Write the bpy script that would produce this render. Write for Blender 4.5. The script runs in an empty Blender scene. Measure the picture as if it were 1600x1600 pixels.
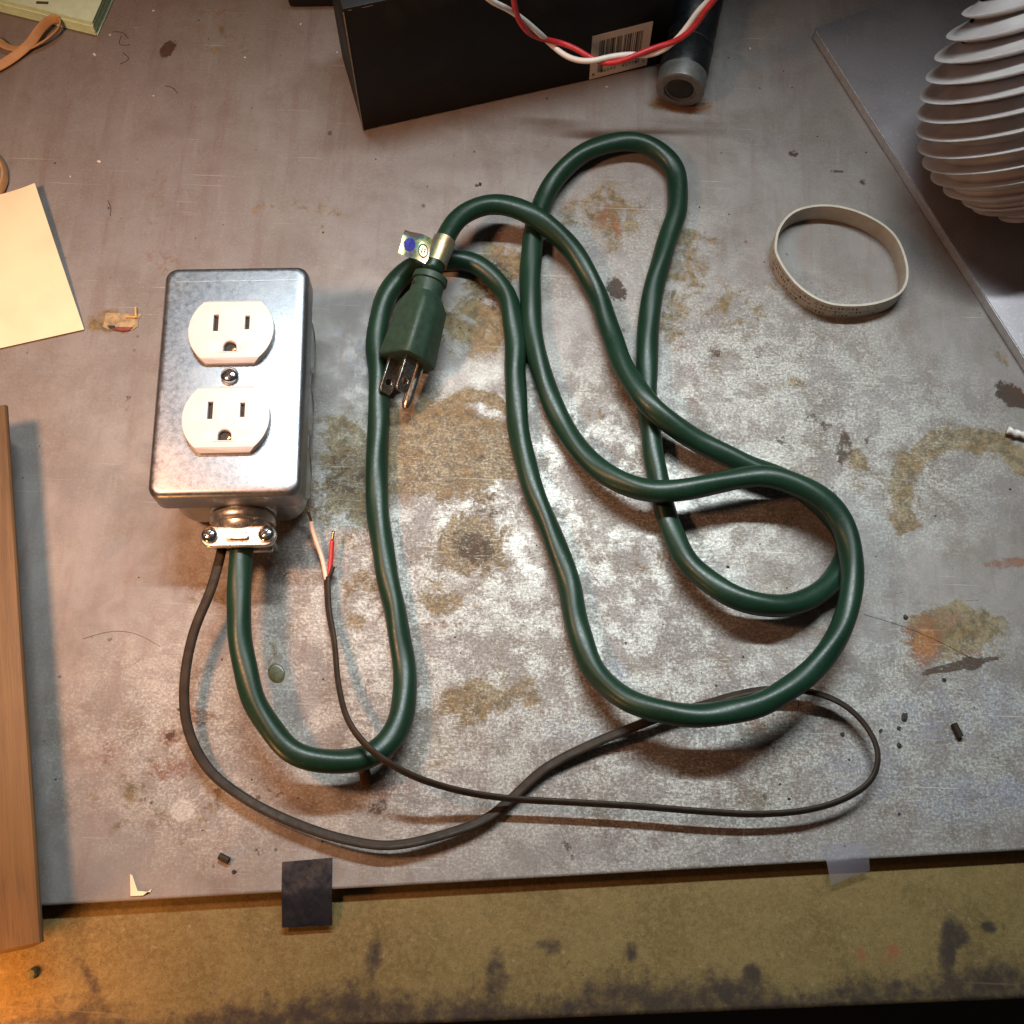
import bpy, bmesh, math, random
import numpy as np
from mathutils import Vector, Matrix

random.seed(7); rng = np.random.default_rng(11)
S = 0.001                                   # everything is authored in millimetres
scene = bpy.context.scene
COL = scene.collection
R = math.radians

# ------------------------------------------------------------------ camera
PITCH, FPX, CH, ROLL = R(19.363), 1818.3, 471.2, R(-2.296)
cam_d = bpy.data.cameras.new('camera'); cam = bpy.data.objects.new('camera', cam_d); COL.objects.link(cam)
cam_d.sensor_width = 36; cam_d.sensor_height = 36; cam_d.lens = 36 * FPX / 1600
cam_d.clip_start = 0.01; cam_d.clip_end = 20
cam.rotation_mode = 'XYZ'
cam.matrix_world = Matrix.Translation((0, 0, CH * S)) @ Matrix.Rotation(PITCH, 4, 'X') @ Matrix.Rotation(-ROLL, 4, 'Z')
scene.camera = cam

# ------------------------------------------------------------------ light
w = bpy.data.worlds.new('World'); scene.world = w; w.use_nodes = True
bg = w.node_tree.nodes['Background']; bg.inputs[0].default_value = (1.0, 0.84, 0.76, 1); bg.inputs[1].default_value = 0.034

def aim(o, tgt):
    o.rotation_euler = (Vector(tgt) - o.location).to_track_quat('-Z', 'Y').to_euler()

def lamp(name, kind, loc, tgt, energy, color, **kw):
    d = bpy.data.lights.new(name, kind); d.energy = energy; d.color = color
    for k, v in kw.items(): setattr(d, k, v)
    o = bpy.data.objects.new(name, d); COL.objects.link(o); o.location = Vector(loc) * S; aim(o, Vector(tgt) * S)
    return o
tube = lamp('cool_tube_lamp', 'AREA', (34, 440, 560), (60, 130, 0), 1.0, (0.88, 0.98, 1.0), shape='RECTANGLE', size=0.47, size_y=0.022, spread=R(67))
tube.rotation_euler = (R(-29.5), 0, 0)
lamp('warm_bulb', 'SPOT', (-268, 140, 350), (-185, 205, 0), 6.5, (1.0, 0.50, 0.27), spot_size=R(98), spot_blend=1.0, shadow_soft_size=0.03)
lamp('low_warm_bulb', 'POINT', (-214, -56, 44), (0, 0, 0), 0.75, (1.0, 0.42, 0.13), shadow_soft_size=0.02)

scene.view_settings.view_transform = 'Standard'; scene.view_settings.look = 'None'
scene.view_settings.exposure = 0.0; scene.view_settings.gamma = 1.0
scene.cycles.max_bounces = 8

# ------------------------------------------------------------------ where a sight line meets a height
_cp, _sp, _cr, _sr = math.cos(PITCH), math.sin(PITCH), math.cos(ROLL), math.sin(ROLL)
def ray(px, py):
    X = (px - 800) / FPX; Y = (800 - py) / FPX
    x = X * _cr + Y * _sr; y = -X * _sr + Y * _cr
    return Vector((x, _sp + y * _cp, -_cp + y * _sp))
def at(px, py, z=0.0):
    d = ray(px, py); t = (z - CH) / d.z
    return Vector((d.x * t, d.y * t, z))
def at_plane(px, py, p, n):
    d = ray(px, py); o = Vector((0, 0, CH)); t = (p - o).dot(n) / d.dot(n)
    return o + d * t

# ------------------------------------------------------------------ object helpers
def tag(o, label=None, cat=None, group=None, kind=None):
    if label: o['label'] = label
    if cat: o['category'] = cat
    if group: o['group'] = group
    if kind: o['kind'] = kind
    return o
def empty(name, loc, rz=0.0, **kw):
    o = bpy.data.objects.new(name, None); COL.objects.link(o)
    o.location = Vector(loc) * S; o.rotation_euler = (0, 0, rz); o.empty_display_size = 0.01
    return tag(o, **kw)
def link(name, me, m, parent=None, smooth=True, loc=None):
    o = bpy.data.objects.new(name, me); COL.objects.link(o)
    if m is not None and not me.materials: me.materials.append(m)
    if smooth is True: me.polygons.foreach_set('use_smooth', [True] * len(me.polygons))
    elif smooth:
        me.polygons.foreach_set('use_smooth', [True] * len(me.polygons)); me.set_sharp_from_angle(angle=R(smooth))
    if parent is not None: o.parent = parent
    if loc is not None: o.location = Vector(loc) * S
    return o

class MB:
    """collects pieces in mm, builds one mesh object"""
    def __init__(s): s.v = []; s.f = []
    def add(s, vs, fs, M=None):
        n = len(s.v)
        s.v += [tuple((M @ Vector(v)) if M is not None else v) for v in vs]
        s.f += [tuple(i + n for i in f) for f in fs]; return s
    def rings(s, rings, closed=True, cap0=True, cap1=True, M=None):
        n = len(rings[0]); vs = [p for r in rings for p in r]; fs = []
        for k in range(len(rings) - 1):
            for i in range(n if closed else n - 1):
                j = (i + 1) % n
                fs.append((k * n + i, k * n + j, (k + 1) * n + j, (k + 1) * n + i))
        if cap0: fs.append(tuple(range(n - 1, -1, -1)))
        if cap1: fs.append(tuple((len(rings) - 1) * n + i for i in range(n)))
        return s.add(vs, fs, M)
    def lathe(s, prof, n=32, M=None, cap0=True, cap1=True):      # prof: (r, z) pairs, round z
        return s.rings([[(r * math.cos(2 * math.pi * i / n), r * math.sin(2 * math.pi * i / n), z) for i in range(n)] for r, z in prof], True, cap0, cap1, M)
    def box(s, c, d, M=None):
        x, y, z = c; a, b, e = d[0] / 2, d[1] / 2, d[2] / 2
        vs = [(x + i * a, y + j * b, z + k * e) for k in (-1, 1) for i, j in ((-1, -1), (1, -1), (1, 1), (-1, 1))]
        return s.add(vs, [(3, 2, 1, 0), (4, 5, 6, 7), (0, 1, 5, 4), (1, 2, 6, 5), (2, 3, 7, 6), (3, 0, 4, 7)], M)
    def build(s, name, m, parent=None, smooth=35, bevel=0, seg=2, loc=None):
        me = bpy.data.meshes.new(name)
        me.from_pydata([(x * S, y * S, z * S) for x, y, z in s.v], [], s.f); me.validate()
        bm = bmesh.new(); bm.from_mesh(me); bmesh.ops.recalc_face_normals(bm, faces=bm.faces)
        if bevel:
            es = [e for e in bm.edges if len(e.link_faces) == 2 and e.calc_face_angle(0) > R(30)]
            bmesh.ops.bevel(bm, geom=es, offset=bevel * S, segments=seg, affect='EDGES', profile=0.5, clamp_overlap=True)
        bm.to_mesh(me); bm.free()
        return link(name, me, m, parent, smooth, loc)

def rrect(hx, hy, r, z, n=6):
    out = []
    for cx, cy, a0 in ((hx - r, hy - r, 0), (-hx + r, hy - r, 90), (-hx + r, -hy + r, 180), (hx - r, -hy + r, 270)):
        for i in range(n + 1):
            a = R(a0 + 90 * i / n); out.append((cx + r * math.cos(a), cy + r * math.sin(a), z))
    return out

def outline_mesh(outlines, depth, bevel, res=2):
    """2D outlines (first outer, the rest holes) -> a plate of the given thickness with rounded rims, bottom at z=0"""
    cu = bpy.data.curves.new('outline', 'CURVE'); cu.dimensions = '2D'; cu.fill_mode = 'BOTH'
    for pts in outlines:
        sp = cu.splines.new('POLY'); sp.points.add(len(pts) - 1); sp.use_cyclic_u = True
        for p, q in zip(sp.points, pts): p.co = (q[0] * S, q[1] * S, 0, 1)
    cu.extrude = (depth / 2 - bevel) * S; cu.bevel_depth = bevel * S; cu.bevel_resolution = res; cu.offset = -bevel * S
    ob = bpy.data.objects.new('outline', cu); COL.objects.link(ob)
    dg = bpy.context.evaluated_depsgraph_get(); dg.update()
    me = bpy.data.meshes.new_from_object(ob.evaluated_get(dg))
    bpy.data.objects.remove(ob); bpy.data.curves.remove(cu)
    me.transform(Matrix.Translation((0, 0, depth / 2 * S)))
    return me

def text_mesh(txt, size):
    cu = bpy.data.curves.new('print', 'FONT'); cu.body = txt; cu.size = size * S; cu.align_x = 'CENTER'; cu.align_y = 'CENTER'
    ob = bpy.data.objects.new('print', cu); COL.objects.link(ob)
    dg = bpy.context.evaluated_depsgraph_get(); dg.update()
    me = bpy.data.meshes.new_from_object(ob.evaluated_get(dg))
    bpy.data.objects.remove(ob); bpy.data.curves.remove(cu); return me

def smooth_path(pts, step=1.5, sig=3.0):
    """Catmull-Rom through the points, resampled evenly and gently smoothed"""
    P = [np.array(p, float) for p in pts]; P = [2 * P[0] - P[1]] + P + [2 * P[-1] - P[-2]]
    out = []
    for i in range(1, len(P) - 2):
        p0, p1, p2, p3 = P[i - 1:i + 3]
        t0 = 0; t1 = t0 + np.linalg.norm(p1 - p0) ** .5; t2 = t1 + np.linalg.norm(p2 - p1) ** .5; t3 = t2 + np.linalg.norm(p3 - p2) ** .5
        for t in np.linspace(t1, t2, 24, endpoint=False):
            a1 = (t1 - t) / (t1 - t0) * p0 + (t - t0) / (t1 - t0) * p1; a2 = (t2 - t) / (t2 - t1) * p1 + (t - t1) / (t2 - t1) * p2
            a3 = (t3 - t) / (t3 - t2) * p2 + (t - t2) / (t3 - t2) * p3
            b1 = (t2 - t) / (t2 - t0) * a1 + (t - t0) / (t2 - t0) * a2; b2 = (t3 - t) / (t3 - t1) * a2 + (t - t1) / (t3 - t1) * a3
            out.append((t2 - t) / (t2 - t1) * b1 + (t - t1) / (t2 - t1) * b2)
    out.append(P[-2]); A = np.array(out)
    s = np.concatenate([[0], np.cumsum(np.linalg.norm(np.diff(A, axis=0), axis=1))])
    n = max(4, int(s[-1] / step)); q = np.linspace(0, s[-1], n)
    A = np.stack([np.interp(q, s, A[:, k]) for k in range(3)], 1)
    if sig > 0:
        k = max(1, int(3 * sig / step)); g = np.exp(-.5 * (np.arange(-k, k + 1) * step / sig) ** 2); g /= g.sum()
        B = np.concatenate([2 * A[0] - A[k:0:-1], A, 2 * A[-1] - A[-2:-k - 2:-1]]) if n > k + 1 else A
        if n > k + 1:
            C = np.stack([np.convolve(B[:, j], g, 'valid') for j in range(3)], 1); C[0] = A[0]; C[-1] = A[-1]; A = C
    return A

def sweep(A, section, n=20):
    """section(i, s, theta) -> (across, up) offset; the frame keeps 'up' near world Z"""
    T = np.gradient(A, axis=0); T /= np.linalg.norm(T, axis=1)[:, None]
    s = np.concatenate([[0], np.cumsum(np.linalg.norm(np.diff(A, axis=0), axis=1))])
    mb = MB(); rings = []
    side = np.cross(T[0], [0, 0, 1.0])
    if np.linalg.norm(side) < .05: side = np.array([1., 0, 0])
    side /= np.linalg.norm(side)
    for i in range(len(A)):
        c = np.cross(T[i], [0, 0, 1.0])
        if np.linalg.norm(c) > .12: c /= np.linalg.norm(c); side = c if c @ side > -.2 else -c
        side = side - T[i] * (side @ T[i]); side /= np.linalg.norm(side)
        up = np.cross(side, T[i])
        ring = []
        for k in range(n):
            a, b = section(i, s[i], 2 * math.pi * k / n); ring.append(tuple(A[i] + side * a + up * b))
        rings.append(ring)
    return mb.rings(rings)
def round_sec(r): return lambda i, s, t: (r * math.cos(t), r * math.sin(t))

# ------------------------------------------------------------------ material helpers
class NT:
    def __init__(s, name):
        s.m = bpy.data.materials.new(name); s.m.use_nodes = True; s.t = s.m.node_tree; s.n = s.t.nodes
        s.b = s.n['Principled BSDF']; s._mm = None
    def node(s, typ, **kw):
        x = s.n.new(typ)
        for k, v in kw.items(): setattr(x, k, v)
        return x
    def put(s, sock, v):
        if isinstance(v, bpy.types.NodeSocket): s.t.links.new(v, sock)
        elif isinstance(v, (tuple, list)) and len(v) == 3 and sock.type == 'RGBA': sock.default_value = (*v, 1)
        else: sock.default_value = v
    def math(s, op, a, b=0.0, c=0.0, clamp=False):
        x = s.node('ShaderNodeMath', operation=op, use_clamp=clamp)
        s.put(x.inputs[0], a); s.put(x.inputs[1], b); s.put(x.inputs[2], c); return x.outputs[0]
    def mm(s):
        if s._mm is None:
            tc = s.node('ShaderNodeTexCoord'); v = s.node('ShaderNodeVectorMath', operation='SCALE'); s.put(v.inputs[0], tc.outputs['Object']); v.inputs['Scale'].default_value = 1000
            s._mm = v.outputs[0]
        return s._mm
    def noise(s, scale, detail=4, rough=.55, vec=None, dist=0.0, out=0):
        x = s.node('ShaderNodeTexNoise'); s.put(x.inputs['Vector'], vec if vec is not None else s.mm())
        x.inputs['Scale'].default_value = scale; x.inputs['Detail'].default_value = detail; x.inputs['Roughness'].default_value = rough; x.inputs['Distortion'].default_value = dist
        return x.outputs[out]
    def mapv(s, rot=(0, 0, 0), scale=(1, 1, 1), loc=(0, 0, 0)):
        x = s.node('ShaderNodeMapping'); s.put(x.inputs[0], s.mm()); x.inputs['Rotation'].default_value = rot; x.inputs['Scale'].default_value = scale; x.inputs['Location'].default_value = loc
        return x.outputs[0]
    def step(s, v, lo, hi, a=0.0, b=1.0):
        x = s.node('ShaderNodeMapRange', interpolation_type='SMOOTHSTEP'); s.put(x.inputs[0], v)
        x.inputs[1].default_value = lo; x.inputs[2].default_value = hi; x.inputs[3].default_value = a; x.inputs[4].default_value = b
        return x.outputs[0]
    def lin(s, v, lo, hi, a=0.0, b=1.0):
        x = s.node('ShaderNodeMapRange'); s.put(x.inputs[0], v)
        x.inputs[1].default_value = lo; x.inputs[2].default_value = hi; x.inputs[3].default_value = a; x.inputs[4].default_value = b
        return x.outputs[0]
    def mix(s, f, a, b, blend='MIX'):
        x = s.node('ShaderNodeMix', data_type='RGBA', blend_type=blend)
        s.put(x.inputs[0], f); s.put(x.inputs[6], a); s.put(x.inputs[7], b); return x.outputs[2]
    def attr(s, name):
        x = s.node('ShaderNodeAttribute', attribute_name=name); return x.outputs['Fac']
    def bump(s, h, strength=.3, dist=.1):
        x = s.node('ShaderNodeBump'); s.put(x.inputs['Height'], h); x.inputs['Strength'].default_value = strength; x.inputs['Distance'].default_value = dist * S
        s.t.links.new(x.outputs[0], s.b.inputs['Normal']); return x
    def set(s, **kw):
        for k, v in kw.items(): s.put(s.b.inputs[k.replace('_', ' ')], v)
        return s

def simple(name, col, rough=.5, metal=0.0, var=.15, scale=.4, bump=0.0, bscale=2.0, spec=.5, rvar=.1, **kw):
    t = NT(name); n = t.noise(scale, 5)
    c = t.mix(t.step(n, .35, .65), tuple(x * (1 - var) for x in col), tuple(min(1, x * (1 + var)) for x in col))
    t.set(Base_Color=c, Roughness=t.lin(t.noise(scale * 2.3, 4), .3, .7, max(0.02, rough - rvar), min(1, rough + rvar)), Metallic=metal)
    t.b.inputs['Specular IOR Level'].default_value = spec
    if bump: t.bump(t.noise(bscale, 4), bump, .15)
    t.set(**kw); return t.m

# ------------------------------------------------------------------ the stained steel sheet and the bench under it
SHEET_T = 6.5
E0, E1 = at(60, 1415), at(1600, 1328)
EANG = math.atan2(E1.y - E0.y, E1.x - E0.x)

def paint(X, Y, blobs):
    """soft field for stains and painted shade; blobs are (px, py, rx_px, ry_px, rot_deg, amount)"""
    F = np.zeros_like(X)
    for px, py, rx, ry, rot, amp in blobs:
        c = at(px, py); a, b = rx / 3.6, ry / 3.5; r = -R(rot)
        u = (X - c.x) * math.cos(r) + (Y - c.y) * math.sin(r); v = -(X - c.x) * math.sin(r) + (Y - c.y) * math.cos(r)
        d = np.sqrt((u / a) ** 2 + (v / b) ** 2)
        np.maximum(F, amp * np.clip((1.45 - d) / .9, 0, 1), out=F)
    return F
def ringblob(X, Y, px, py, r_px, w_px, a0, a1, amp):
    c = at(px, py); d = np.hypot(X - c.x, Y - c.y); an = np.degrees(np.arctan2(Y - c.y, X - c.x)) % 360
    return amp * np.clip(1.3 - np.abs(d - r_px / 3.6) / (w_px / 3.6), 0, 1) * ((an > a0) & (an < a1))

STAIN_SHADE = dict(
 ochre=[(690,700,120,80,10,.95),(600,740,70,60,0,.7),(535,700,50,60,0,.6),(500,780,40,40,0,.5),(1000,880,60,40,0,.3),(350,930,90,60,0,.32),(250,1240,120,80,0,.3),(560,930,40,70,0,.4),(640,520,60,60,0,.4),(880,330,40,40,0,.4),(1150,480,60,50,0,.35),(480,330,120,60,0,.25),(745,505,85,55,0,.62),(560,760,60,70,0,.75),(735,850,60,48,0,.8),(690,935,50,30,20,.55),(745,1095,70,34,-10,.62),(820,1080,28,36,0,.5),
   (955,340,62,75,0,.5),(1075,420,60,120,8,.42),(1045,505,45,30,0,.5),(770,425,60,60,0,.6),(1490,985,75,36,-8,.9),(1480,1010,60,30,0,.5),(545,690,36,36,0,.4),
   (1340,730,20,40,0,.5),(450,1030,50,90,0,.25),(300,1150,90,60,0,.28),(170,505,40,24,0,.6),(350,60,70,50,0,.3),(1000,720,50,60,0,.3),(1130,690,40,20,0,.35),(900,660,60,24,60,.3),
   (640,700,30,80,0,.6),(1240,450,60,30,0,.28),(1060,160,60,26,0,.55),(560,830,40,40,0,.4),(930,650,20,20,0,.4),(690,1180,40,30,0,.3),(250,690,18,90,0,.3),(700,610,50,16,0,.3),
   (1230,600,30,20,0,.35),(1560,560,30,40,0,.3),(1190,1130,50,20,0,.3),(60,230,40,60,0,.25)],
 dark=[(540,740,50,55,0,.55),(740,855,42,30,20,.72),(770,440,46,60,0,.55),(760,790,42,34,0,.45),(1318,700,16,34,10,.7),(1222,688,12,10,0,.6),(1265,652,18,12,20,.55),(1290,665,12,9,0,.6),
   (1118,548,16,18,0,.6),(963,452,17,24,-20,.95),(262,78,13,22,20,.9),(1580,618,34,20,35,.9),(1498,1040,58,6,-14,1.3),(1517,1036,15,10,-10,1.3),(590,1262,20,14,-20,.6),(432,1052,13,12,0,.0),
   (745,290,5,4,0,.8),(1240,240,10,8,0,.75),(1348,286,9,8,0,.55),(1310,268,16,4,0,.7),(470,1135,50,22,30,.35),(330,130,16,5,-10,.4),(900,930,26,16,0,.4),(920,910,30,20,0,.3),
   (1140,820,34,12,20,.2),(705,745,5,22,0,.5),(1360,690,12,16,0,.5),(1300,770,10,20,0,.5),(200,620,9,30,0,.4),(182,650,8,50,0,.25),(880,1385,18,14,0,.4),(890,1330,20,16,0,.5),  # first blob: the cord's shadow, painted into the sheet colour
   (280,1110,14,5,20,.6),(265,1150,8,14,40,.6),(320,1130,24,5,-30,.5),(300,1155,10,8,0,.5),(452,1128,18,8,0,.4),(270,690,8,40,0,.2),(430,1240,24,8,20,.4),(405,1330,14,10,0,.5),(330,1350,10,8,0,.6),
   (240,1255,30,6,10,.5),(170,1000,60,5,-14,.35),(1400,640,30,14,0,.2),(1180,640,20,10,0,.25)],
 rust=[(945,335,9,26,15,.7),(962,352,8,24,-20,.8),(1446,1006,26,36,10,.95),(1420,985,14,12,0,.7),(1470,970,50,24,0,.5),(250,405,44,40,0,.40),(255,470,16,40,0,.36),(246,300,20,120,0,.34),(280,350,50,70,0,.30),(270,1200,40,20,0,.6),(310,1120,30,14,0,.7),(265,1150,18,16,0,.7),(170,1180,20,24,0,.5),(1185,1135,26,12,20,.55),(1290,1135,26,10,-10,.5),
   (1215,1150,14,9,0,.55),(430,1215,50,24,0,.35),(690,975,36,7,0,.55),(700,990,26,5,0,.4),(1570,880,40,10,-8,.6),(1590,878,14,8,0,.8),(600,1225,60,26,0,.5),(1070,165,50,18,0,.7),(300,900,60,40,0,.3),
   (1055,540,24,18,30,.5),(1075,575,12,10,0,.5),(1205,1165,20,10,0,.4),(560,350,50,20,0,.2),(350,20,70,16,0,.4),(1440,1010,26,18,0,.6),(1520,1030,30,14,-10,.6),(1305,1345,20,14,0,.3),(640,640,16,14,0,.5),
   (250,200,14,90,4,.25),(190,1170,30,10,0,.3),(1330,240,20,6,0,.4),(820,370,90,12,-4,.45)],
 pale=[(285,1266,16,13,0,1.5),(740,585,70,26,-8,.72),(690,745,26,14,0,.72),(760,870,26,20,0,.55),(830,850,40,60,0,.62),(700,900,60,30,0,.5),(870,980,40,70,0,.42),(620,1010,30,40,0,.3),(750,960,50,40,0,.5),
   (1130,880,60,50,0,.45),(960,820,60,60,0,.5),(1100,620,60,60,0,.35),(1200,1010,60,30,0,.4),(1010,1070,60,34,0,.42),(720,720,10,6,20,.9),(745,890,14,12,0,.7),(560,640,40,26,0,.4),(1180,580,60,50,0,.3),
   (560,1010,40,70,0,.4),(900,1250,120,26,0,.3),(1150,1190,80,20,0,.3)],
 shine=[(1020,1080,330,120,0,1.0),(900,800,330,200,0,.8),(1350,1130,200,130,0,.8),(640,1000,160,200,0,.5),(1300,1250,260,60,0,.7),(560,560,60,80,0,.6)],
 wear=[(850,880,450,330,-20,1.0),(1180,640,260,200,0,.9),(1050,1150,330,200,0,.9),(700,1150,240,170,0,.75),(330,1150,200,160,0,.6),(1450,1150,220,160,0,.75),(1350,700,220,160,0,.75),(960,420,220,160,0,.4)],
 violet=[(1450,1120,110,60,0,.5),(1350,1200,90,60,0,.5),(1180,1080,60,30,0,.5),(1500,1250,90,50,0,.55),(900,1140,70,30,0,.45),(1270,1020,60,30,0,.4),(960,1050,30,20,0,.6),(1560,1100,50,60,0,.5),
   (1540,790,60,60,0,.35),(500,500,60,90,0,.35),(560,560,40,60,0,.4),(1580,1240,30,30,0,.7),(1030,1180,60,30,0,.4),(1200,230,90,60,0,.35),(120,380,80,120,0,.35),(1250,1330,200,20,-3,.4),(640,1230,40,24,0,.4),
   (480,860,40,30,0,.25),(1100,990,40,30,0,.3)],
)

def steel_material():
    t = NT('stained_steel')
    L = t.noise(.008, 4, .55); M_ = t.noise(.032, 6, .62, dist=.4); F_ = t.noise(.85, 5, .72); G = t.noise(2.4, 3, .7); W = t.noise(.11, 9, .70, dist=.5)
    W2 = t.noise(.26, 8, .74, vec=t.mapv(loc=(37, 11, 3)), dist=.4)
    P_ = t.noise(.075, 8, .72, vec=t.mapv(loc=(85, 10, 29)), dist=.3)
    wear = t.attr('wear'); busy = t.math('MAXIMUM', wear, .10)
    col = t.mix(t.step(M_, .32, .68), (.20, .178, .166), (.29, .268, .255))
    col = t.mix(t.step(L, .36, .64, 0, .6), col, (.235, .205, .190))
    hz = t.noise(.05, 8, .72, vec=t.mapv(loc=(5, 60, 9)), dist=.35)
    col = t.mix(t.math('MULTIPLY', t.step(hz, .47, .64), t.math('ADD', t.math('MULTIPLY', wear, .52), .26)), col, (.150, .112, .076))
    # faint streaks along the sheet where it was wiped
    sv = t.noise(1.0, 5, .65, vec=t.mapv(rot=(0, 0, R(4)), scale=(.11, .012, 1))); col = t.mix(t.step(sv, .50, .68, 0, .40), col, (.185, .125, .112)); col = t.mix(t.step(sv, .44, .30, 0, .35), col, (.30, .285, .275))
    # patches scoured to bright zinc
    patch = t.math('MULTIPLY', t.step(P_, .45, .56), wear)
    col = t.mix(t.math('MULTIPLY', patch, .62), col, (.44, .432, .40))
    def st(name, c, amt, lo=.40, hi=.66, ns=W, k=1.25):
        nonlocal col
        a = t.attr(name); v = t.math('ADD', a, t.math('MULTIPLY', t.math('SUBTRACT', ns, .5), k))
        f = t.math('MULTIPLY', t.step(v, lo, hi), amt)
        f = t.math('MULTIPLY', f, t.step(a, .02, .25))
        col = t.mix(f, col, c); return f
    fv = st('violet', (.25, .27, .36), .62, .3, .8, W2)
    fp = st('pale', (.50, .49, .46), .6, .34, .80, W2)
    oc = t.mix(t.step(W2, .38, .60), (.105, .070, .026), t.mix(t.step(P_, .4, .6), (.25, .158, .055), (.28, .215, .11)))
    fo = st('ochre', oc, .84, .30, .58, W, 1.8)
    fr = st('rust', t.mix(t.step(t.attr('rust'), .70, .90), (.20, .078, .040), (.33, .115, .026)), .70, .34, .70, W2, 1.8)
    fd = st('dark', t.mix(t.step(W, .42, .58), (.040, .030, .022), (.070, .028, .015)), .90, .44, .68, W2, 2.0)
    stained = t.math('MAXIMUM', t.math('MULTIPLY', fo, .62), fd)
    keep = t.math('SUBTRACT', 1.0, t.math('MULTIPLY', stained, .92))
    # frost of fine bright grains and dark pits
    pick = t.math('MULTIPLY', t.step(F_, .50, .60), t.step(P_, .36, .56, .18, 1.0))
    col = t.mix(t.math('MULTIPLY', t.math('MULTIPLY', pick, keep), t.math('MULTIPLY', busy, .85)), col, (.60, .59, .545))
    col = t.mix(t.math('MULTIPLY', t.step(F_, .48, .40), t.math('MULTIPLY', busy, .62)), col, (.115, .102, .085))
    col = t.mix(t.math('MULTIPLY', t.step(G, .45, .36), t.math('MULTIPLY', t.math('ADD', busy, .15), .75)), col, (.085, .074, .06))
    # short crossing scratches: dark in the grime, bright where the zinc is cut
    scd = scb = None
    for k, (ang, off) in enumerate(((24, 0), (-33, 40), (71, 90), (-68, 150), (48, 210), (-52, 260))):
        v = t.mapv(rot=(0, 0, R(ang)), scale=(.24, 1.5, 1), loc=(off, off * 1.7, 0)); nz = t.noise(1.0, 3, .6, vec=v, dist=.9)
        d_ = t.step(nz, .625, .67); b_ = t.step(nz, .345, .30)
        scd = d_ if scd is None else t.math('MAXIMUM', scd, d_); scb = b_ if scb is None else t.math('MAXIMUM', scb, b_)
    col = t.mix(t.math('MULTIPLY', scd, t.math('MULTIPLY', busy, .70)), col, (.10, .088, .072))
    col = t.mix(t.math('MULTIPLY', scb, t.math('MULTIPLY', t.math('MULTIPLY', busy, t.step(hz, .42, .58)), .70)), col, (.62, .60, .53))
    vo = t.node('ShaderNodeTexVoronoi', feature='F1'); t.put(vo.inputs['Vector'], t.mm()); vo.inputs['Scale'].default_value = .105; vo.inputs['Randomness'].default_value = 1
    sep = t.node('ShaderNodeSeparateColor'); t.t.links.new(vo.outputs['Color'], sep.inputs[0])
    rad = t.math('MULTIPLY', t.math('POWER', sep.outputs[0], 7.0), .13)
    dd = t.math('ADD', vo.outputs['Distance'], t.math('MULTIPLY', t.math('SUBTRACT', W2, .5), .30))
    sp = t.step(t.math('SUBTRACT', dd, rad), .012, -.02, 0, .72)
    col = t.mix(sp, col, t.mix(t.step(sep.outputs[1], .3, .7), (.07, .055, .045), (.15, .085, .06)))
    scr = None
    for k, (ang, off) in enumerate(((14, 0), (-38, 40), (63, 90), (-75, 150), (38, 210))):
        v = t.mapv(rot=(0, 0, R(ang)), scale=(.011, .75, 1), loc=(off, off * 1.7, 0)); nz = t.noise(1.0, 2, .5, vec=v)
        k_ = t.math('MULTIPLY', t.step(nz, .71, .74), t.step(t.noise(.02, 2, .5, vec=t.mapv(loc=(off * 3, off, 0))), .50, .62))
        scr = k_ if scr is None else t.math('MAXIMUM', scr, k_)
    col = t.mix(t.math('MULTIPLY', scr, .42), col, (.58, .56, .51))
    st_all = t.math('MAXIMUM', t.math('MAXIMUM', fo, fd), t.math('MAXIMUM', fr, sp))
    shine = t.math('MULTIPLY', t.math('MULTIPLY', t.attr('shine'), t.step(P_, .44, .60)), t.math('SUBTRACT', 1.0, st_all))
    met = t.math('ADD', t.math('MULTIPLY', t.math('SUBTRACT', 1.0, st_all), t.step(M_, .36, .62, .05, .22)), t.math('MULTIPLY', shine, .28))
    rg = t.math('SUBTRACT', t.math('ADD', t.lin(F_, .3, .7, .50, .64), t.math('MULTIPLY', st_all, .12)), t.math('MULTIPLY', shine, .17))
    t.set(Base_Color=col, Metallic=met, Roughness=rg); t.put(t.b.inputs['Specular IOR Level'], t.math('SUBTRACT', .30, t.math('MULTIPLY', st_all, .2)))
    h = t.math('ADD', t.math('ADD', t.math('MULTIPLY', F_, .5), t.math('MULTIPLY', M_, 2.0)), t.math('MULTIPLY', t.noise(.045, 2, .5, vec=t.mapv(loc=(400, 0, 0))), 6.0)); h = t.math('SUBTRACT', h, t.math('MULTIPLY', scr, .3))
    t.bump(h, .40, .22)
    return t.m

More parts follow.
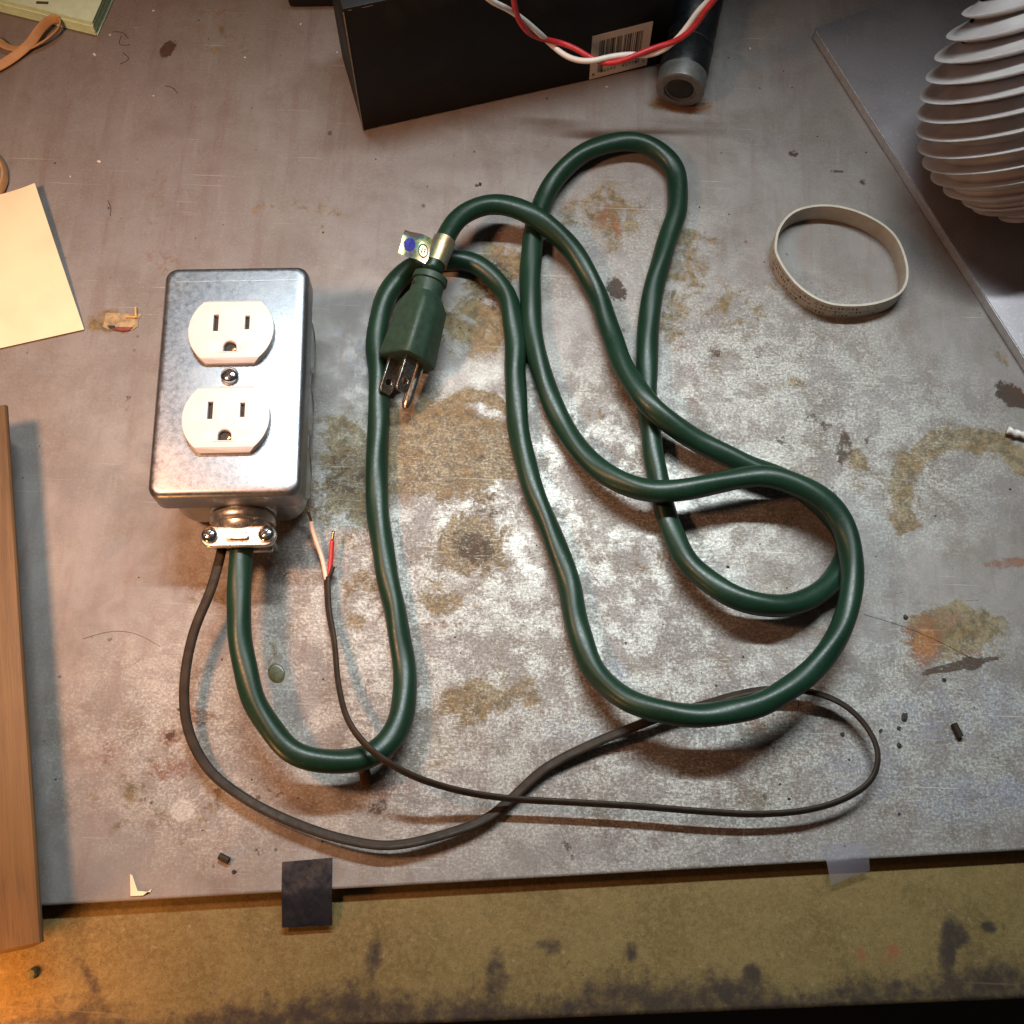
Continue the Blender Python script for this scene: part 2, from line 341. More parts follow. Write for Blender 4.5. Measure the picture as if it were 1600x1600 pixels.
BENCH = dict(
 grime=[(1490,1490,14,60,8,1.0),(1510,1460,16,18,0,1.0),(1180,1525,18,18,20,1.0),(990,1488,10,16,0,.9),(860,1478,20,12,0,.8),(775,1540,18,50,0,.85),(580,1500,14,36,10,.8),(580,1575,12,30,0,.8),
   (1555,1450,14,9,0,1.0),(1580,1450,8,8,0,.8),(140,1550,10,44,-35,.75),(330,1545,9,24,0,.5),(480,1590,60,22,0,.7),(640,1590,60,30,0,.7),(1400,1545,110,14,-2,.6),(1560,1550,80,22,-2,.7),
   (1260,1550,90,12,0,.5),(1070,1545,20,12,0,.8),(900,1570,80,14,0,.5),(1020,1510,6,12,0,.3)],
 redmark=[(1355,1495,10,16,0,.6),(1405,1485,14,12,0,.7),(1390,1500,24,10,0,.5)],
)
def bench_material():
    t = NT('worn_hardboard'); a = t.noise(.035, 4); b = t.noise(.55, 6, .7); c = t.noise(.16, 7, .72, dist=.1); g = t.noise(1.9, 3, .7); k_ = t.noise(.28, 7, .78, vec=t.mapv(loc=(70, 20, 0)))
    col = t.mix(t.step(a, .35, .65), (.135, .088, .026), (.185, .126, .042))
    col = t.mix(t.step(b, .40, .62, 0, .6), col, (.235, .17, .07))
    col = t.mix(t.step(g, .44, .34, 0, .65), col, (.055, .038, .015))
    col = t.mix(t.step(c, .55, .66, 0, .35), col, (.08, .058, .024))
    col = t.mix(t.step(k_, .60, .68, 0, .55), col, (.06, .042, .02)); col = t.mix(t.step(k_, .42, .33, 0, .55), col, (.30, .235, .125))
    v = t.math('ADD', t.attr('grime'), t.math('MULTIPLY', t.math('SUBTRACT', c, .5), 1.3))
    gm = t.math('MULTIPLY', t.step(v, .22, .85, 0, .86), t.step(t.attr('grime'), .02, .25))
    col = t.mix(gm, col, (.022, .014, .016))
    v2 = t.math('ADD', t.attr('redmark'), t.math('MULTIPLY', t.math('SUBTRACT', c, .5), 1.3))
    col = t.mix(t.step(v2, .4, .7, 0, .55), col, (.25, .07, .03))
    nz = t.noise(1.0, 2, .5, vec=t.mapv(rot=(0, 0, R(72)), scale=(.012, .5, 1)))
    sc = t.math('MULTIPLY', t.step(nz, .70, .75), .2); col = t.mix(sc, col, (.25, .20, .11))
    t.set(Base_Color=col, Roughness=t.lin(b, .3, .7, .62, .85)); t.b.inputs['Specular IOR Level'].default_value = .3
    t.bump(t.math('ADD', b, t.math('MULTIPLY', g, .6)), .5, .2); return t.m

def field_slab(name, origin, ang, w, l, thick, res, mat, fields, wav=0.0, parent=None):
    """slab with a finely divided top so that stain fields can be stored on it; origin = front-left top corner"""
    nx, ny = int(w / res) + 1, int(l / res) + 1
    u, v = np.meshgrid(np.linspace(0, w, nx), np.linspace(0, l, ny))
    ca, sa = math.cos(ang), math.sin(ang)
    X = origin[0] + u * ca - v * sa; Y = origin[1] + u * sa + v * ca; Z = np.full_like(X, origin[2])
    if wav:
        Z = Z + wav * (np.sin(X * .021 + 1) * np.cos(Y * .017)) * .5
    V = np.stack([X, Y, Z], -1).reshape(-1, 3)
    idx = np.arange(nx * ny).reshape(ny, nx)
    Q = np.stack([idx[:-1, :-1], idx[:-1, 1:], idx[1:, 1:], idx[1:, :-1]], -1).reshape(-1, 4)
    rim = np.concatenate([idx[0, :], idx[1:, -1], idx[-1, -2::-1], idx[-2:0:-1, 0]])
    low = V[rim].copy(); low[:, 2] = origin[2] - thick; n0 = len(V); V = np.concatenate([V, low]); k = len(rim)
    li = np.arange(n0, n0 + k); Sd = np.stack([rim, li, np.roll(li, -1), np.roll(rim, -1)], -1)
    Fc = np.concatenate([Q, Sd]); me = bpy.data.meshes.new(name)
    me.vertices.add(len(V)); me.vertices.foreach_set('co', (V * S).ravel())
    me.loops.add(Fc.size); me.loops.foreach_set('vertex_index', Fc.ravel().astype(np.int32))
    me.polygons.add(len(Fc)); me.polygons.foreach_set('loop_start', np.arange(0, Fc.size, 4, dtype=np.int32))
    me.update(calc_edges=True); me.validate()
    for nm, fn in fields.items():
        f = fn(X, Y).ravel(); f = np.concatenate([f, np.zeros(k)])
        at_ = me.attributes.new(nm, 'FLOAT', 'POINT'); at_.data.foreach_set('value', f.astype(np.float32))
    me.polygons.foreach_set('use_smooth', [True] * len(Q) + [False] * k)
    return link(name, me, mat, parent, smooth=False)

def mk(name):
    if name == 'ochre':
        return lambda X, Y: np.maximum(np.maximum(paint(X, Y, STAIN_SHADE['ochre']), ringblob(X, Y, 1520, 790, 112, 30, 30, 205, .75)), ringblob(X, Y, 740, 690, 78, 14, 20, 170, .9))
    return lambda X, Y: paint(X, Y, STAIN_SHADE[name])
edge_dir = Vector((math.cos(EANG), math.sin(EANG), 0))
o_left = E0 - edge_dir * 150
sheet = field_slab('steel_sheet', (o_left.x, o_left.y, 0), EANG, 660, 500, SHEET_T, 1.05, steel_material(), {k: mk(k) for k in STAIN_SHADE})
tag(sheet, 'large grey galvanised steel sheet with brown stains and scratches lying on the bench', 'metal sheet')

bench_mat = bench_material()
B0, B1 = at(600, 1602, -SHEET_T), at(1600, 1560, -SHEET_T); BANG = math.atan2(B1.y - B0.y, B1.x - B0.x)
bd = Vector((math.cos(BANG), math.sin(BANG), 0)); b0 = B0 - bd * 300
def grime(X, Y):
    F = paint(X, Y, BENCH['grime'])
    d = -(X - b0.x) * math.sin(BANG) + (Y - b0.y) * math.cos(BANG)            # wear along the front edge
    xx = (X - b0.x)
    wear = np.clip((19 + 3 * np.sin(xx * .05) + 2 * np.sin(xx * .13 + 2) - d) / 14, 0, 1) * np.clip((xx - 90) / 120, .25, .72)
    return np.maximum(F * .8, wear)
bench = field_slab('workbench_top', (b0.x, b0.y, -SHEET_T), BANG, 760, 620, 26, 1.8, bench_mat, {'grime': grime, 'redmark': lambda X, Y: paint(X, Y, BENCH['redmark'])})
tag(bench, kind='structure')
fl = MB().box((0, 200, -760), (4000, 4000, 20)).build('floor', simple('dark_floor', (.03, .028, .027), .8), smooth=False); tag(fl, kind='structure')

# ------------------------------------------------------------------ shared materials
def galvanised(name, col=(.60, .62, .64), rough=.34, sp=.22):
    t = NT(name); n = t.noise(sp, 6, .7, dist=.3); f = t.noise(2.2, 4, .75); p = t.noise(.05, 3)
    c = t.mix(t.step(n, .38, .64), tuple(x * .86 for x in col), col); c = t.mix(t.step(f, .48, .36, 0, .6), c, tuple(x * .35 for x in col))
    c = t.mix(t.step(p, .42, .62, 0, .25), c, (.42, .40, .40))
    t.set(Base_Color=c, Metallic=.95, Roughness=t.lin(t.noise(.5, 5), .3, .7, rough - .05, rough + .10)); t.bump(t.math('ADD', f, t.math('MULTIPLY', n, .5)), .14, .06); return t.m
M_cover = galvanised('galvanised_cover', (.285, .30, .325), .36, .8)
M_body = galvanised('galvanised_body', (.52, .52, .51), .36)
M_zinc = simple('zinc_casting', (.66, .62, .56), .33, .95, .12, .6, .1, 2)
M_screw = simple('bright_screw', (.74, .74, .74), .16, 1.0, .06, .8)
M_ivory = simple('white_nylon', (.62, .575, .55), .42, 0, .03, .2, spec=.45, rvar=.05)
M_hole = simple('slot_dark', (.018, .013, .009), .7)
M_brass = simple('brass', (.72, .48, .17), .3, 1.0)
M_prong = simple('tarnished_brass', (.44, .40, .35), .32, 1.0, .2, .8)
def cable_green():
    t = NT('green_vinyl'); a = t.noise(.05, 4); f = t.noise(.9, 4, .7)
    c = t.mix(t.step(a, .35, .65), (.0052, .024, .0122), (.0075, .031, .0160)); c = t.mix(t.step(f, .60, .72, 0, .30), c, (.035, .065, .048))
    nz = t.noise(.25, 5, .7, dist=.6); c = t.mix(t.step(nz, .58, .72, 0, .35), c, (.025, .045, .032))
    t.set(Base_Color=c, Roughness=t.lin(f, .3, .7, .31, .47)); t.b.inputs['Specular IOR Level'].default_value = .42; t.bump(t.noise(.6, 4), .18, .12); return t.m
M_green = cable_green()
M_plug = simple('plug_vinyl', (.020, .046, .028), .55, 0, .15, .3, .12, 1.2)
M_wire = simple('brown_jacket', (.032, .023, .016), .55, 0, .2, .15, .08, 1.5, spec=.2)
M_white = simple('white_wire', (.78, .72, .66), .42, 0, .04)
M_peach = simple('pale_wire', (.80, .58, .45), .45, 0, .06)
M_red = simple('red_wire', (.52, .025, .03), .42, 0, .1)
M_copper = simple('copper', (.55, .30, .18), .32, 1.0)
M_black = simple('black_card', (.0060, .0050, .0046), .5, 0, .3, .05, .08, .4, spec=.22)
t = NT('black_card'); n_ = t.noise(.035, 6, .7, dist=.6); f_ = t.noise(.9, 4, .7)
c_ = t.mix(t.step(n_, .50, .70, 0, .8), (.0052, .0045, .0042), (.015, .0135, .0125)); c_ = t.mix(t.step(f_, .66, .72, 0, .6), c_, (.05, .046, .042))
t.set(Base_Color=c_, Roughness=t.lin(n_, .3, .7, .40, .60)); t.b.inputs['Specular IOR Level'].default_value = .22; t.bump(n_, .1, .2); M_black = t.m
M_edge = simple('worn_card_edge', (.22, .19, .16), .7)
M_anod = simple('black_anodised', (.011, .014, .016), .42, .3, .2, .2)
M_grey = simple('grey_anodised', (.20, .20, .19), .5, .6, .1, .4)
M_rubber = simple('black_rubber', (.012, .013, .014), .6)
M_band = simple('cream_rubber', (.48, .44, .36), .62, 0, .07, .15)
M_tan = simple('tan_rubber', (.50, .29, .13), .6, 0, .1, .15)
M_ink = simple('dark_print', (.075, .055, .035), .7)
M_paper = simple('cream_paper', (.82, .72, .49), .8, 0, .06, .03, spec=.25)
M_mint = simple('mint_paper', (.62, .82, .60), .8, 0, .05, .2, spec=.25)
M_label = simple('white_label', (.72, .60, .50), .65, 0, .05, .1)
M_tape = simple('black_tape', (.0125, .0125, .016), .36, 0, .2, .2, .15, .5)

# ------------------------------------------------------------------ electrical box with a duplex socket
BX, BY, BYAW, BH, BL, BW = -115.63, 202.59, R(3.651), 45.3, 102.4, 59.8
eb = empty('electrical_box', (BX, BY, 0), BYAW, label='galvanised metal outlet box with two white sockets and a cable clamp', cat='outlet box')
def to_box(p):
    d = Vector(p) - Vector((BX, BY, 0)); c, s = math.cos(-BYAW), math.sin(-BYAW); return Vector((d.x * c - d.y * s, d.x * s + d.y * c, d.z))
rings = []
for z, ins, r in ((0.1, 9, 6), (0.35, 6, 7.5), (1.4, 3.2, 8.5), (3.4, 1.3, 9), (6.5, .3, 9), (10, 0, 8), (39.5, 0, 6)):
    rings.append(rrect(26.6 - ins, 48.6 - ins, max(2.5, r - ins * .4), z))
body = MB().rings(rings).build('box_body', M_body, eb, 40)
for (x, y, z, ax) in ((26.6, 27, 18, 'x'), (26.6, -2, 18, 'x'), (26.6, -31, 18, 'x'), (-26.6, 20, 18, 'x'), (-26.6, -20, 18, 'x')):
    s_ = 1 if x > 0 else -1
    Mx = Matrix.Translation((x, y, z)) @ Matrix.Rotation(R(90) * s_, 4, 'Y')
    MB().lathe([(11.6, -.3), (11.6, .9), (11.0, 1.5), (10.4, 1.5), (9.9, .8), (9.6, 1.2), (2, 1.2)], 36, Mx).build('knockout', M_body, body, 40)
# cover: folded rim, rounded shoulder, flat top
rings = []
for z, ins in ((32.2, .9), (32.0, .45), (32.2, 0), (42.0, 0), (43.5, .25), (44.6, .95), (45.15, 1.9), (45.3, 3.0)):
    rings.append(rrect(BW / 2 - ins, BL / 2 - ins, 5.2 - ins * .45, z, 8))
cover = MB().rings(rings, cap0=True).build('cover_plate', M_cover, eb, 50)
crease = MB().box((0, BL / 2 - 7.2, 45.32), (BW - 9, .35, .18)).build('crease', M_cover, cover, False)
def arc(cx, cy, r, a0, a1, n): return [(cx + r * math.cos(R(a0 + (a1 - a0) * i / n)), cy + r * math.sin(R(a0 + (a1 - a0) * i / n))) for i in range(n + 1)]
def socket_outline(r=17.3, h=14.3):
    a = math.degrees(math.asin(h / r)); return arc(0, 0, r, -a, a, 24) + arc(0, 0, r, 180 - a, 180 + a, 24)
slotL = [(-7.3, -.5), (-5.3, -.5), (-5.3, 6.9), (-7.3, 6.9)]; slotR = [(5.5, .1), (7.3, .1), (7.3, 6.2), (5.5, 6.2)]
gnd = [(-2.6, -9.7), (2.6, -9.7)] + arc(0, -7.9, 2.6, 0, 180, 12)
for yy in (19.45, -19.45):
    me = outline_mesh([socket_outline(), slotL[::-1], slotR[::-1], gnd[::-1]], 3.7, .3)
    # wide chamfer cut along the two flats
    bm = bmesh.new(); bm.from_mesh(me); bmesh.ops.remove_doubles(bm, verts=bm.verts, dist=2e-6)
    for sg in (-1, 1):
        n_ = Vector((0, sg * .74, .67)); p_ = Vector((0, sg * 12.6 * S, 3.7 * S))
        r_ = bmesh.ops.bisect_plane(bm, geom=bm.verts[:] + bm.edges[:] + bm.faces[:], plane_co=p_, plane_no=n_, clear_outer=True, dist=1e-7)
        es = [e for e in r_['geom_cut'] if isinstance(e, bmesh.types.BMEdge)]
        bmesh.ops.edgenet_fill(bm, edges=es)
    bmesh.ops.recalc_face_normals(bm, faces=bm.faces); bm.to_mesh(me); bm.free()
    sf = link('socket_face', me, M_ivory, eb, 32, (0, yy, 45.25))
    MB().box((0, -.6, 1.0), (24, 20, 2.0)).build('socket_interior', M_hole, sf, False)
    MB().box((1.5, -8.4, 2.0), (1.2, 1.2, 1.6)).build('ground_contact', M_brass, sf, 30, .2)
    rb = outline_mesh([[(-4.3, -10.3), (4.3, -10.3)] + arc(0, -7.9, 4.3, 0, 180, 24), ([(-2.9, -10.0), (2.9, -10.0)] + arc(0, -7.9, 2.9, 0, 180, 12))[::-1]], .4, .15); rb.transform(Matrix.Translation((0, 0, 3.5 * S)))
    link('ground_rim', rb, M_ivory, sf, 40)
    pn = outline_mesh([[(-3.6, -3.0), (3.6, -3.0), (4.2, 3), (3.9, 6.5), (.5, 10.6), (-.5, 10.6), (-3.9, 6.5), (-4.2, 3)]], .42, .2); pn.transform(Matrix.Translation((0, 0, 3.36 * S)))
    link('raised_panel', pn, M_ivory, sf, 40)
def pan_screw(name, r, M, m, parent, shank=0, slot=True):
    mb = MB().lathe([(r * .96, 0), (r, r * .12), (r * .97, r * .34), (r * .82, r * .58), (r * .5, r * .72), (.05, r * .76)], 28, M)
    if shank: mb.lathe([(r * .42, -shank), (r * .5, -shank + .8), (r * .5, 0)], 16, M)
    sc = mb.build(name, m, parent, 40)
    if slot:
        q = MB(); q.box((0, 0, r * .70), (r * 1.25, r * .22, r * .16), M @ Matrix.Rotation(R(38), 4, 'Z')); q.box((0, 0, r * .705), (r * .22, r * 1.1, r * .16), M @ Matrix.Rotation(R(38), 4, 'Z'))
        q.build('driver_recess', M_hole, sc, False)
    return sc
pan_screw('cover_screw', 3.7, Matrix.Translation((0, 0, 45.3)), M_screw, cover)
# cable connector on the front end of the box
ZC = 21.5; yf = -48.6
Mf = Matrix.Translation((3.0, yf, ZC)) @ Matrix.Rotation(R(90), 4, 'X')
cc = MB()
cc.lathe([(13.4, -.5), (13.4, 1.6), (12.9, 2.0), (11.4, 2.2), (11.4, 3.2), (12.9, 3.4), (13.2, 4.0), (13.2, 6.0), (12.6, 6.8), (8, 7.0)], 48, Mf)
cc.build('cable_connector', M_body, eb, 40)
conn = [o for o in eb.children if o.name.startswith('cable_connector')][0]
# arched throat
th = []
for y, r in ((-6.5, 11.2), (-8.5, 11.0), (-10.5, 9.4)):
    th.append([(3 + r * math.cos(R(a)), yf + y, ZC - 1 + r * .93 * math.sin(R(a))) for a in range(0, 181, 10)])
MB().rings(th).build('throat', M_zinc, conn, 40)
MB().box((3, yf - 11, ZC - 7.4), (23, 10, 3.4)).build('saddle', M_zinc, conn, 35, 1.0)
def stadium(hx, r, n=12): return arc(hx - r, 0, r, -90, 90, n) + arc(-hx + r, 0, r, 90, 270, n)
me = outline_mesh([stadium(15.2, 4.6)], 2.4, .8)
for v in me.vertices:                                             # the strap bows up over the cord
    x = v.co.x / S; v.co.z += 1.5 * S * max(0, 1 - (x / 10) ** 2) ** 1
strap = link('clamp_strap', me, M_zinc, conn, 40, (3, yf - 13.6, ZC + 5.2))
me = outline_mesh([stadium(4.6, 1.5)], .7, .3); link('embossed_bar', me, M_zinc, strap, 40, (0, -.4, 3.35))
for sx in (-11.3, 11.3):
    pan_screw('clamp_screw', 3.35, Matrix.Translation((3 + sx, yf - 13.3, ZC + 7.6)) , M_screw, conn, shank=22)
# ------------------------------------------------------------------ green power cord with plug
CR = 4.72
cord_px = [(369,815,20),(376,862,21),(374,950,22),(381,1040,22),(406,1115,21),(455,1172,20),(530,1191,18),(590,1176,14),(626,1120,9),(633,1050,5.5),(618,960,4.8),(599,870,4.8),(590,780,4.8),(590,680,4.8),(592,600,4.8),(589,530,4.8),
 (604,462,4.8),(645,418,5),(700,405,5),(747,414,5),(786,454,5),(803,515,5),(806,585,5),(809,660,4.8),(826,745,4.8),(856,820,4.8),(886,900,4.8),(904,990,6),(932,1052,10),(985,1095,17),(1060,1117,22),(1140,1114,24),(1220,1084,23),(1285,1030,20),
 (1322,960,17),(1333,890,15.5),(1318,822,16),(1277,774,17.5),(1215,746,18),(1140,751,18),(1060,766,18),(1000,764,16),(938,735,11),(886,675,6),(851,600,4.8),(833,520,4.8),(828,440,4.8),(833,370,4.8),(856,300,5),(900,247,7),(958,222,8),(1018,228,7),
 (1055,268,5),(1057,322,4.8),(1036,400,4.8),(1016,480,4.8),(1010,560,4.8),(1014,650,4.8),(1026,740,4.8),(1046,820,6),(1085,888,11),(1140,931,14),(1210,947,13.5),(1266,934,10),(1308,900,5.4),(1325,862,5),(1313,824,5.2),(1280,784,6.5),(1230,752,8),
 (1160,723,9),(1090,689,11),(1020,638,14.6),(975,573,10),(950,510,5.5),(924,438,5.5),(882,376,10),(832,338,14.6),(772,318,17),(722,336,19),(694,378,20.5),(674,425,20.5)]
A = smooth_path([at(*p) for p in cord_px], 1.3, 3.2)
base = Vector(A[0]); base.z = 0
pc = empty('power_cord', base, label='dark green three-prong power cord looped across the steel sheet and clamped into the outlet box', cat='power cord')
ph = rng.uniform(0, 6.28, 6)
def cord_sec(i, s, t):
    wob = 1 + .026 * math.cos(3 * t + s * .17) + .02 * math.cos(t + s * .21 + ph[3]) * math.sin(s * .057) + .012 * math.sin(s * .09 + ph[0]) + .012 * math.sin(s * .031 + ph[1]) + .034 * math.cos(2 * t + s * .06 + ph[2])
    return CR * wob * math.cos(t), CR * wob * math.sin(t)
A_ = A.copy(); k = np.arange(len(A)) * 1.3                           # slight kinks of a cord that was once coiled
A_[:, 0] += .26 * np.sin(k * .09 + 1) + .14 * np.sin(k * .23); A_[:, 1] += .26 * np.sin(k * .11) + .14 * np.sin(k * .21 + 2)
A_[:, 2] = np.maximum(A_[:, 2], CR * 1.03)
cable = sweep(A_ - np.array(base), cord_sec, 28).build('cable', M_green, pc, True)
# plug: axis from the cord end to the prongs
pa, pb = at(673, 434, 20.5), at(632, 562, 15.5)
ax = (pb - pa).normalized(); length = (pb - pa).length
uimg = Vector((1, 0, 0)) - ax * ax.x; uimg.normalize(); wz = uimg.cross(ax) * 1; wz = wz if wz.z > 0 else -wz
sdir = (uimg * .66 + wz * .75).normalized(); gdir = ax.cross(sdir); gdir = gdir if gdir.dot(uimg) > 0 else -gdir
FR = Matrix((( sdir.x, gdir.x, ax.x, pa.x - base.x), (sdir.y, gdir.y, ax.y, pa.y - base.y), (sdir.z, gdir.z, ax.z, pa.z), (0, 0, 0, 1)))
def plug_section(z, ws, g0, g1, nar, rr, blend):
    """blend 0 = round neck of radius rr, 1 = flat-backed plug outline"""
    hexa = [(-ws, g0), (ws, g0), (ws * 1.02, (g0 + g1) * .35), (nar, g1), (-nar, g1), (-ws * 1.02, (g0 + g1) * .35)]
    pts = []
    N = 48; per = []
    for i in range(6):
        a, b = hexa[i], hexa[(i + 1) % 6]
        for j in range(8): per.append((a[0] + (b[0] - a[0]) * j / 8, a[1] + (b[1] - a[1]) * j / 8))
    sm = []
    for i in range(N):
        x = (per[i - 1][0] + 2 * per[i][0] + per[(i + 1) % N][0]) / 4; y = (per[i - 1][1] + 2 * per[i][1] + per[(i + 1) % N][1]) / 4
        sm.append((x, y))
    for _ in range(2): sm = [((sm[i - 1][0] + 2 * sm[i][0] + sm[(i + 1) % N][0]) / 4, (sm[i - 1][1] + 2 * sm[i][1] + sm[(i + 1) % N][1]) / 4) for i in range(N)]
    for x, y in sm:
        a = math.atan2(y - .0, x); pts.append((x * blend + rr * math.cos(a) * (1 - blend), y * blend + rr * math.sin(a) * (1 - blend), z))
    return pts
Lp = length
secs = [plug_section(z, *q) for z, q in ((-2.0, (6, -5, 6, 4, 5.0, 0)), (-1.2, (6, -5, 6, 4, 6.2, 0)), (-.6, (6, -5, 6, 4, 7.6, 0)), (2.2, (6, -5, 6, 4, 7.9, 0)), (2.7, (7, -6, 7, 4, 7.0, 0)), (8.4, (7.5, -6.4, 7.5, 4, 7.2, .15)),
      (9.2, (8.3, -6.6, 8.5, 4.5, 7.4, .6)), (12, (9.3, -7.0, 10, 5, 8, .9)), (13.5, (10.2, -7.2, 11.0, 5.4, 8, 1)), (Lp - 9, (11.0, -7.6, 12.4, 6, 8, 1)), (Lp - 1.5, (11.6, -7.9, 13.2, 6.4, 8, 1)), (Lp - .4, (11.4, -7.7, 13.0, 6.3, 8, 1)), (Lp, (10.7, -7.2, 12.3, 5.8, 8, 1)))]
plug = MB().rings(secs, M=FR).build('plug_body', M_plug, pc, 42)
for sx in (-1, 1):
    out = [(-3.15, 0), (3.15, 0), (3.15, 15.2), (2.2, 16.8), (-2.2, 16.8), (-3.15, 15.2)]
    hole = [(1.6 * math.cos(R(a)), 11.6 + 1.6 * math.sin(R(a))) for a in range(0, 360, 24)]
    me = outline_mesh([out, hole[::-1]], 1.55, .2)
    # plate lies in (x=g, y=axis), thickness along s
    T = FR @ Matrix(((0, 0, 1, sx * 6.2 - .77), (1, 0, 0, -.8), (0, 1, 0, Lp - 1), (0, 0, 0, 1)))
    T2 = Matrix.Scale(S, 4) @ T @ Matrix.Scale(1 / S, 4); me.transform(T2); link('prong', me, M_prong, plug, 35)
Mg = FR @ Matrix.Translation((0, 8.0, Lp - 1))
MB().lathe([(2.35, 0), (2.35, 17.2), (2.1, 19.0), (1.4, 20.6), (.1, 21.2)], 20, Mg).build('ground_pin', M_prong, plug, 40)
MB().lathe([(.9, -.1), (.9, .25)], 14, FR @ Matrix.Translation((-.8, -7.2, 5.5)) @ Matrix.Rotation(R(90), 4, 'X')).build('moulding_mark', M_hole, plug, 40)
# foil tag wrapped round the cord just above the plug
def foil_material():
    t = NT('holographic_foil'); n = t.noise(.05, 2, .5, dist=.6); f = t.noise(.7, 3)
    lw = t.node('ShaderNodeLayerWeight'); lw.inputs[0].default_value = .45
    r = t.node('ShaderNodeValToRGB'); t.put(r.inputs[0], t.math('FRACT', t.math('ADD', t.math('MULTIPLY', lw.outputs['Facing'], 2.2), t.math('MULTIPLY', n, 1.6))))
    e = r.color_ramp.elements; e[0].position = 0; e[0].color = (.50, .36, .20, 1); e[1].position = 1; e[1].color = (.50, .38, .24, 1)
    for p, c in ((.22, (.50, .54, .26)), (.38, (.25, .50, .40)), (.5, (.40, .37, .52)), (.66, (.56, .40, .36)), (.82, (.56, .42, .26))):
        q = e.new(p); q.color = (*c, 1)
    t.set(Base_Color=r.outputs[0], Metallic=.9, Roughness=t.lin(f, .3, .7, .30, .46)); t.bump(t.noise(.15, 2), .25, .5); return t.m
M_foil = foil_material()
M_blue = simple('blue_print', (.025, .035, .30), .45)
def near(px, py): 
    P = np.array([at(px, py, 20.5)]); return int(np.argmin(np.linalg.norm(A_[-60:] - P, axis=1))) + len(A_) - 60
i0, i1 = near(697, 376), near(681, 411)
sl = sweep(A_[i0:i1 + 1] - np.array(base), round_sec(CR + .55), 28).build('foil_sleeve', M_foil, pc, 50)
fa = [at(668, 371, 24.5), at(676, 412, 24.5)]                          # flag part of the tag
rows = []
for u in np.linspace(0, 1, 9):
    ptop = Vector(at(676, 374, 24)).lerp(at(633, 357, 23), u); pbot = Vector(at(667, 414, 24)).lerp(at(622, 394, 23), u)
    curl = 1.1 * math.sin(u * 5.0) + 1.6 * u * u
    rows.append([tuple(ptop.lerp(pbot, v) - base + Vector((0, 0, curl + .9 * math.sin(3 * v + 2 * u) - 2.4 * max(0, .25 - v) * 4 * u))) for v in np.linspace(0, 1, 7)])
mb = MB(); top = rows; n7 = 7
vs = [p for r in rows for p in r] + [(p[0], p[1], p[2] - .25) for r in rows for p in r]; N = 63
fs = []
for i in range(8):
    for j in range(6):
        a = i * 7 + j; fs += [(a, a + 1, a + 8, a + 7), (N + a + 7, N + a + 8, N + a + 1, N + a)]
rim = [i * 7 for i in range(9)] + [56 + j for j in range(1, 7)] + [i * 7 + 6 for i in range(7, -1, -1)] + [j for j in range(5, 0, -1)]
for i in range(len(rim)): a, b = rim[i], rim[(i + 1) % len(rim)]; fs.append((a, b, N + b, N + a))
flag = mb.add(vs, fs).build('foil_flag', M_foil, pc, 40)
def flag_pt(u, v, h=.18):
    i = min(7, int(u * 8)); j = min(5, int(v * 6)); fu, fv = u * 8 - i, v * 6 - j
    P = [[Vector(rows[i + a][j + b]) for b in (0, 1)] for a in (0, 1)]
    p = P[0][0].lerp(P[0][1], fv).lerp(P[1][0].lerp(P[1][1], fv), fu); return p + Vector((0, 0, h))
def flag_disc(name, u0, v0, ru, rv, m, inner=0.0):
    n = 28; out = [flag_pt(u0 + ru * math.cos(2 * math.pi * k / n), v0 + rv * math.sin(2 * math.pi * k / n)) for k in range(n)]
    q = MB()
    if inner:
        inn = [flag_pt(u0 + ru * inner * math.cos(2 * math.pi * k / n), v0 + rv * inner * math.sin(2 * math.pi * k / n)) for k in range(n)]
        q.add([tuple(p) for p in out + inn], [(k, (k + 1) % n, n + (k + 1) % n, n + k) for k in range(n)])
    else: q.add([tuple(p) for p in out] + [tuple(flag_pt(u0, v0))], [(k, (k + 1) % n, n) for k in range(n)])
    q.build(name, m, flag, False)
flag_disc('blue_dot', .70, .56, .20, .24, M_blue)
flag_disc('printed_ring', .20, .62, .17, .25, M_ink, .80)
q = MB()
for du in (-.05, .04):
    a, b, c, d = flag_pt(.20 + du - .018, .52), flag_pt(.20 + du + .018, .52), flag_pt(.20 + du + .018, .72), flag_pt(.20 + du - .018, .72); q.add([tuple(x) for x in (a, b, c, d)], [(0, 1, 2, 3)])
q.build('printed_strokes', M_ink, flag, False)

# ------------------------------------------------------------------ thin two-core cable
wire_px = [(350,840,19),(345,866,19,),(330,920,18),(302,990,15),(288,1070,12),(294,1140,9),(326,1202,7),(385,1249,6),(460,1286,6),(540,1312,6.5),(610,1321,7),(690,1305,6),(760,1279,4),(800,1247,3),(850,1202,3.5),(920,1165,5),(990,1136,7),(1050,1114,6),(1100,1101,6),
  (1150,1086,7),(1200,1077,8),(1255,1079,8),(1310,1096,7.5),(1350,1130,7.5),(1372,1175,8),(1364,1215,8),(1330,1243,8.5),(1270,1264,8.5),(1190,1272,8.5),(1100,1268,9),(1000,1260,9),(900,1254,9),(800,1248,9.5),(720,1236,13),(640,1210,21),(580,1172,25),(546,1130,23),(529,1070,14),(522,1000,7),(513,950,4.5),(511,902,4.5)]
Wp = smooth_path([at(*p) for p in wire_px], 1.1, 2.5)
wb = Vector(Wp[0]); wb.z = 0
tw = empty('thin_cable', wb, label='thin dark brown two-core cable with bare stripped end beside the outlet box', cat='cable')
Ls = len(Wp)
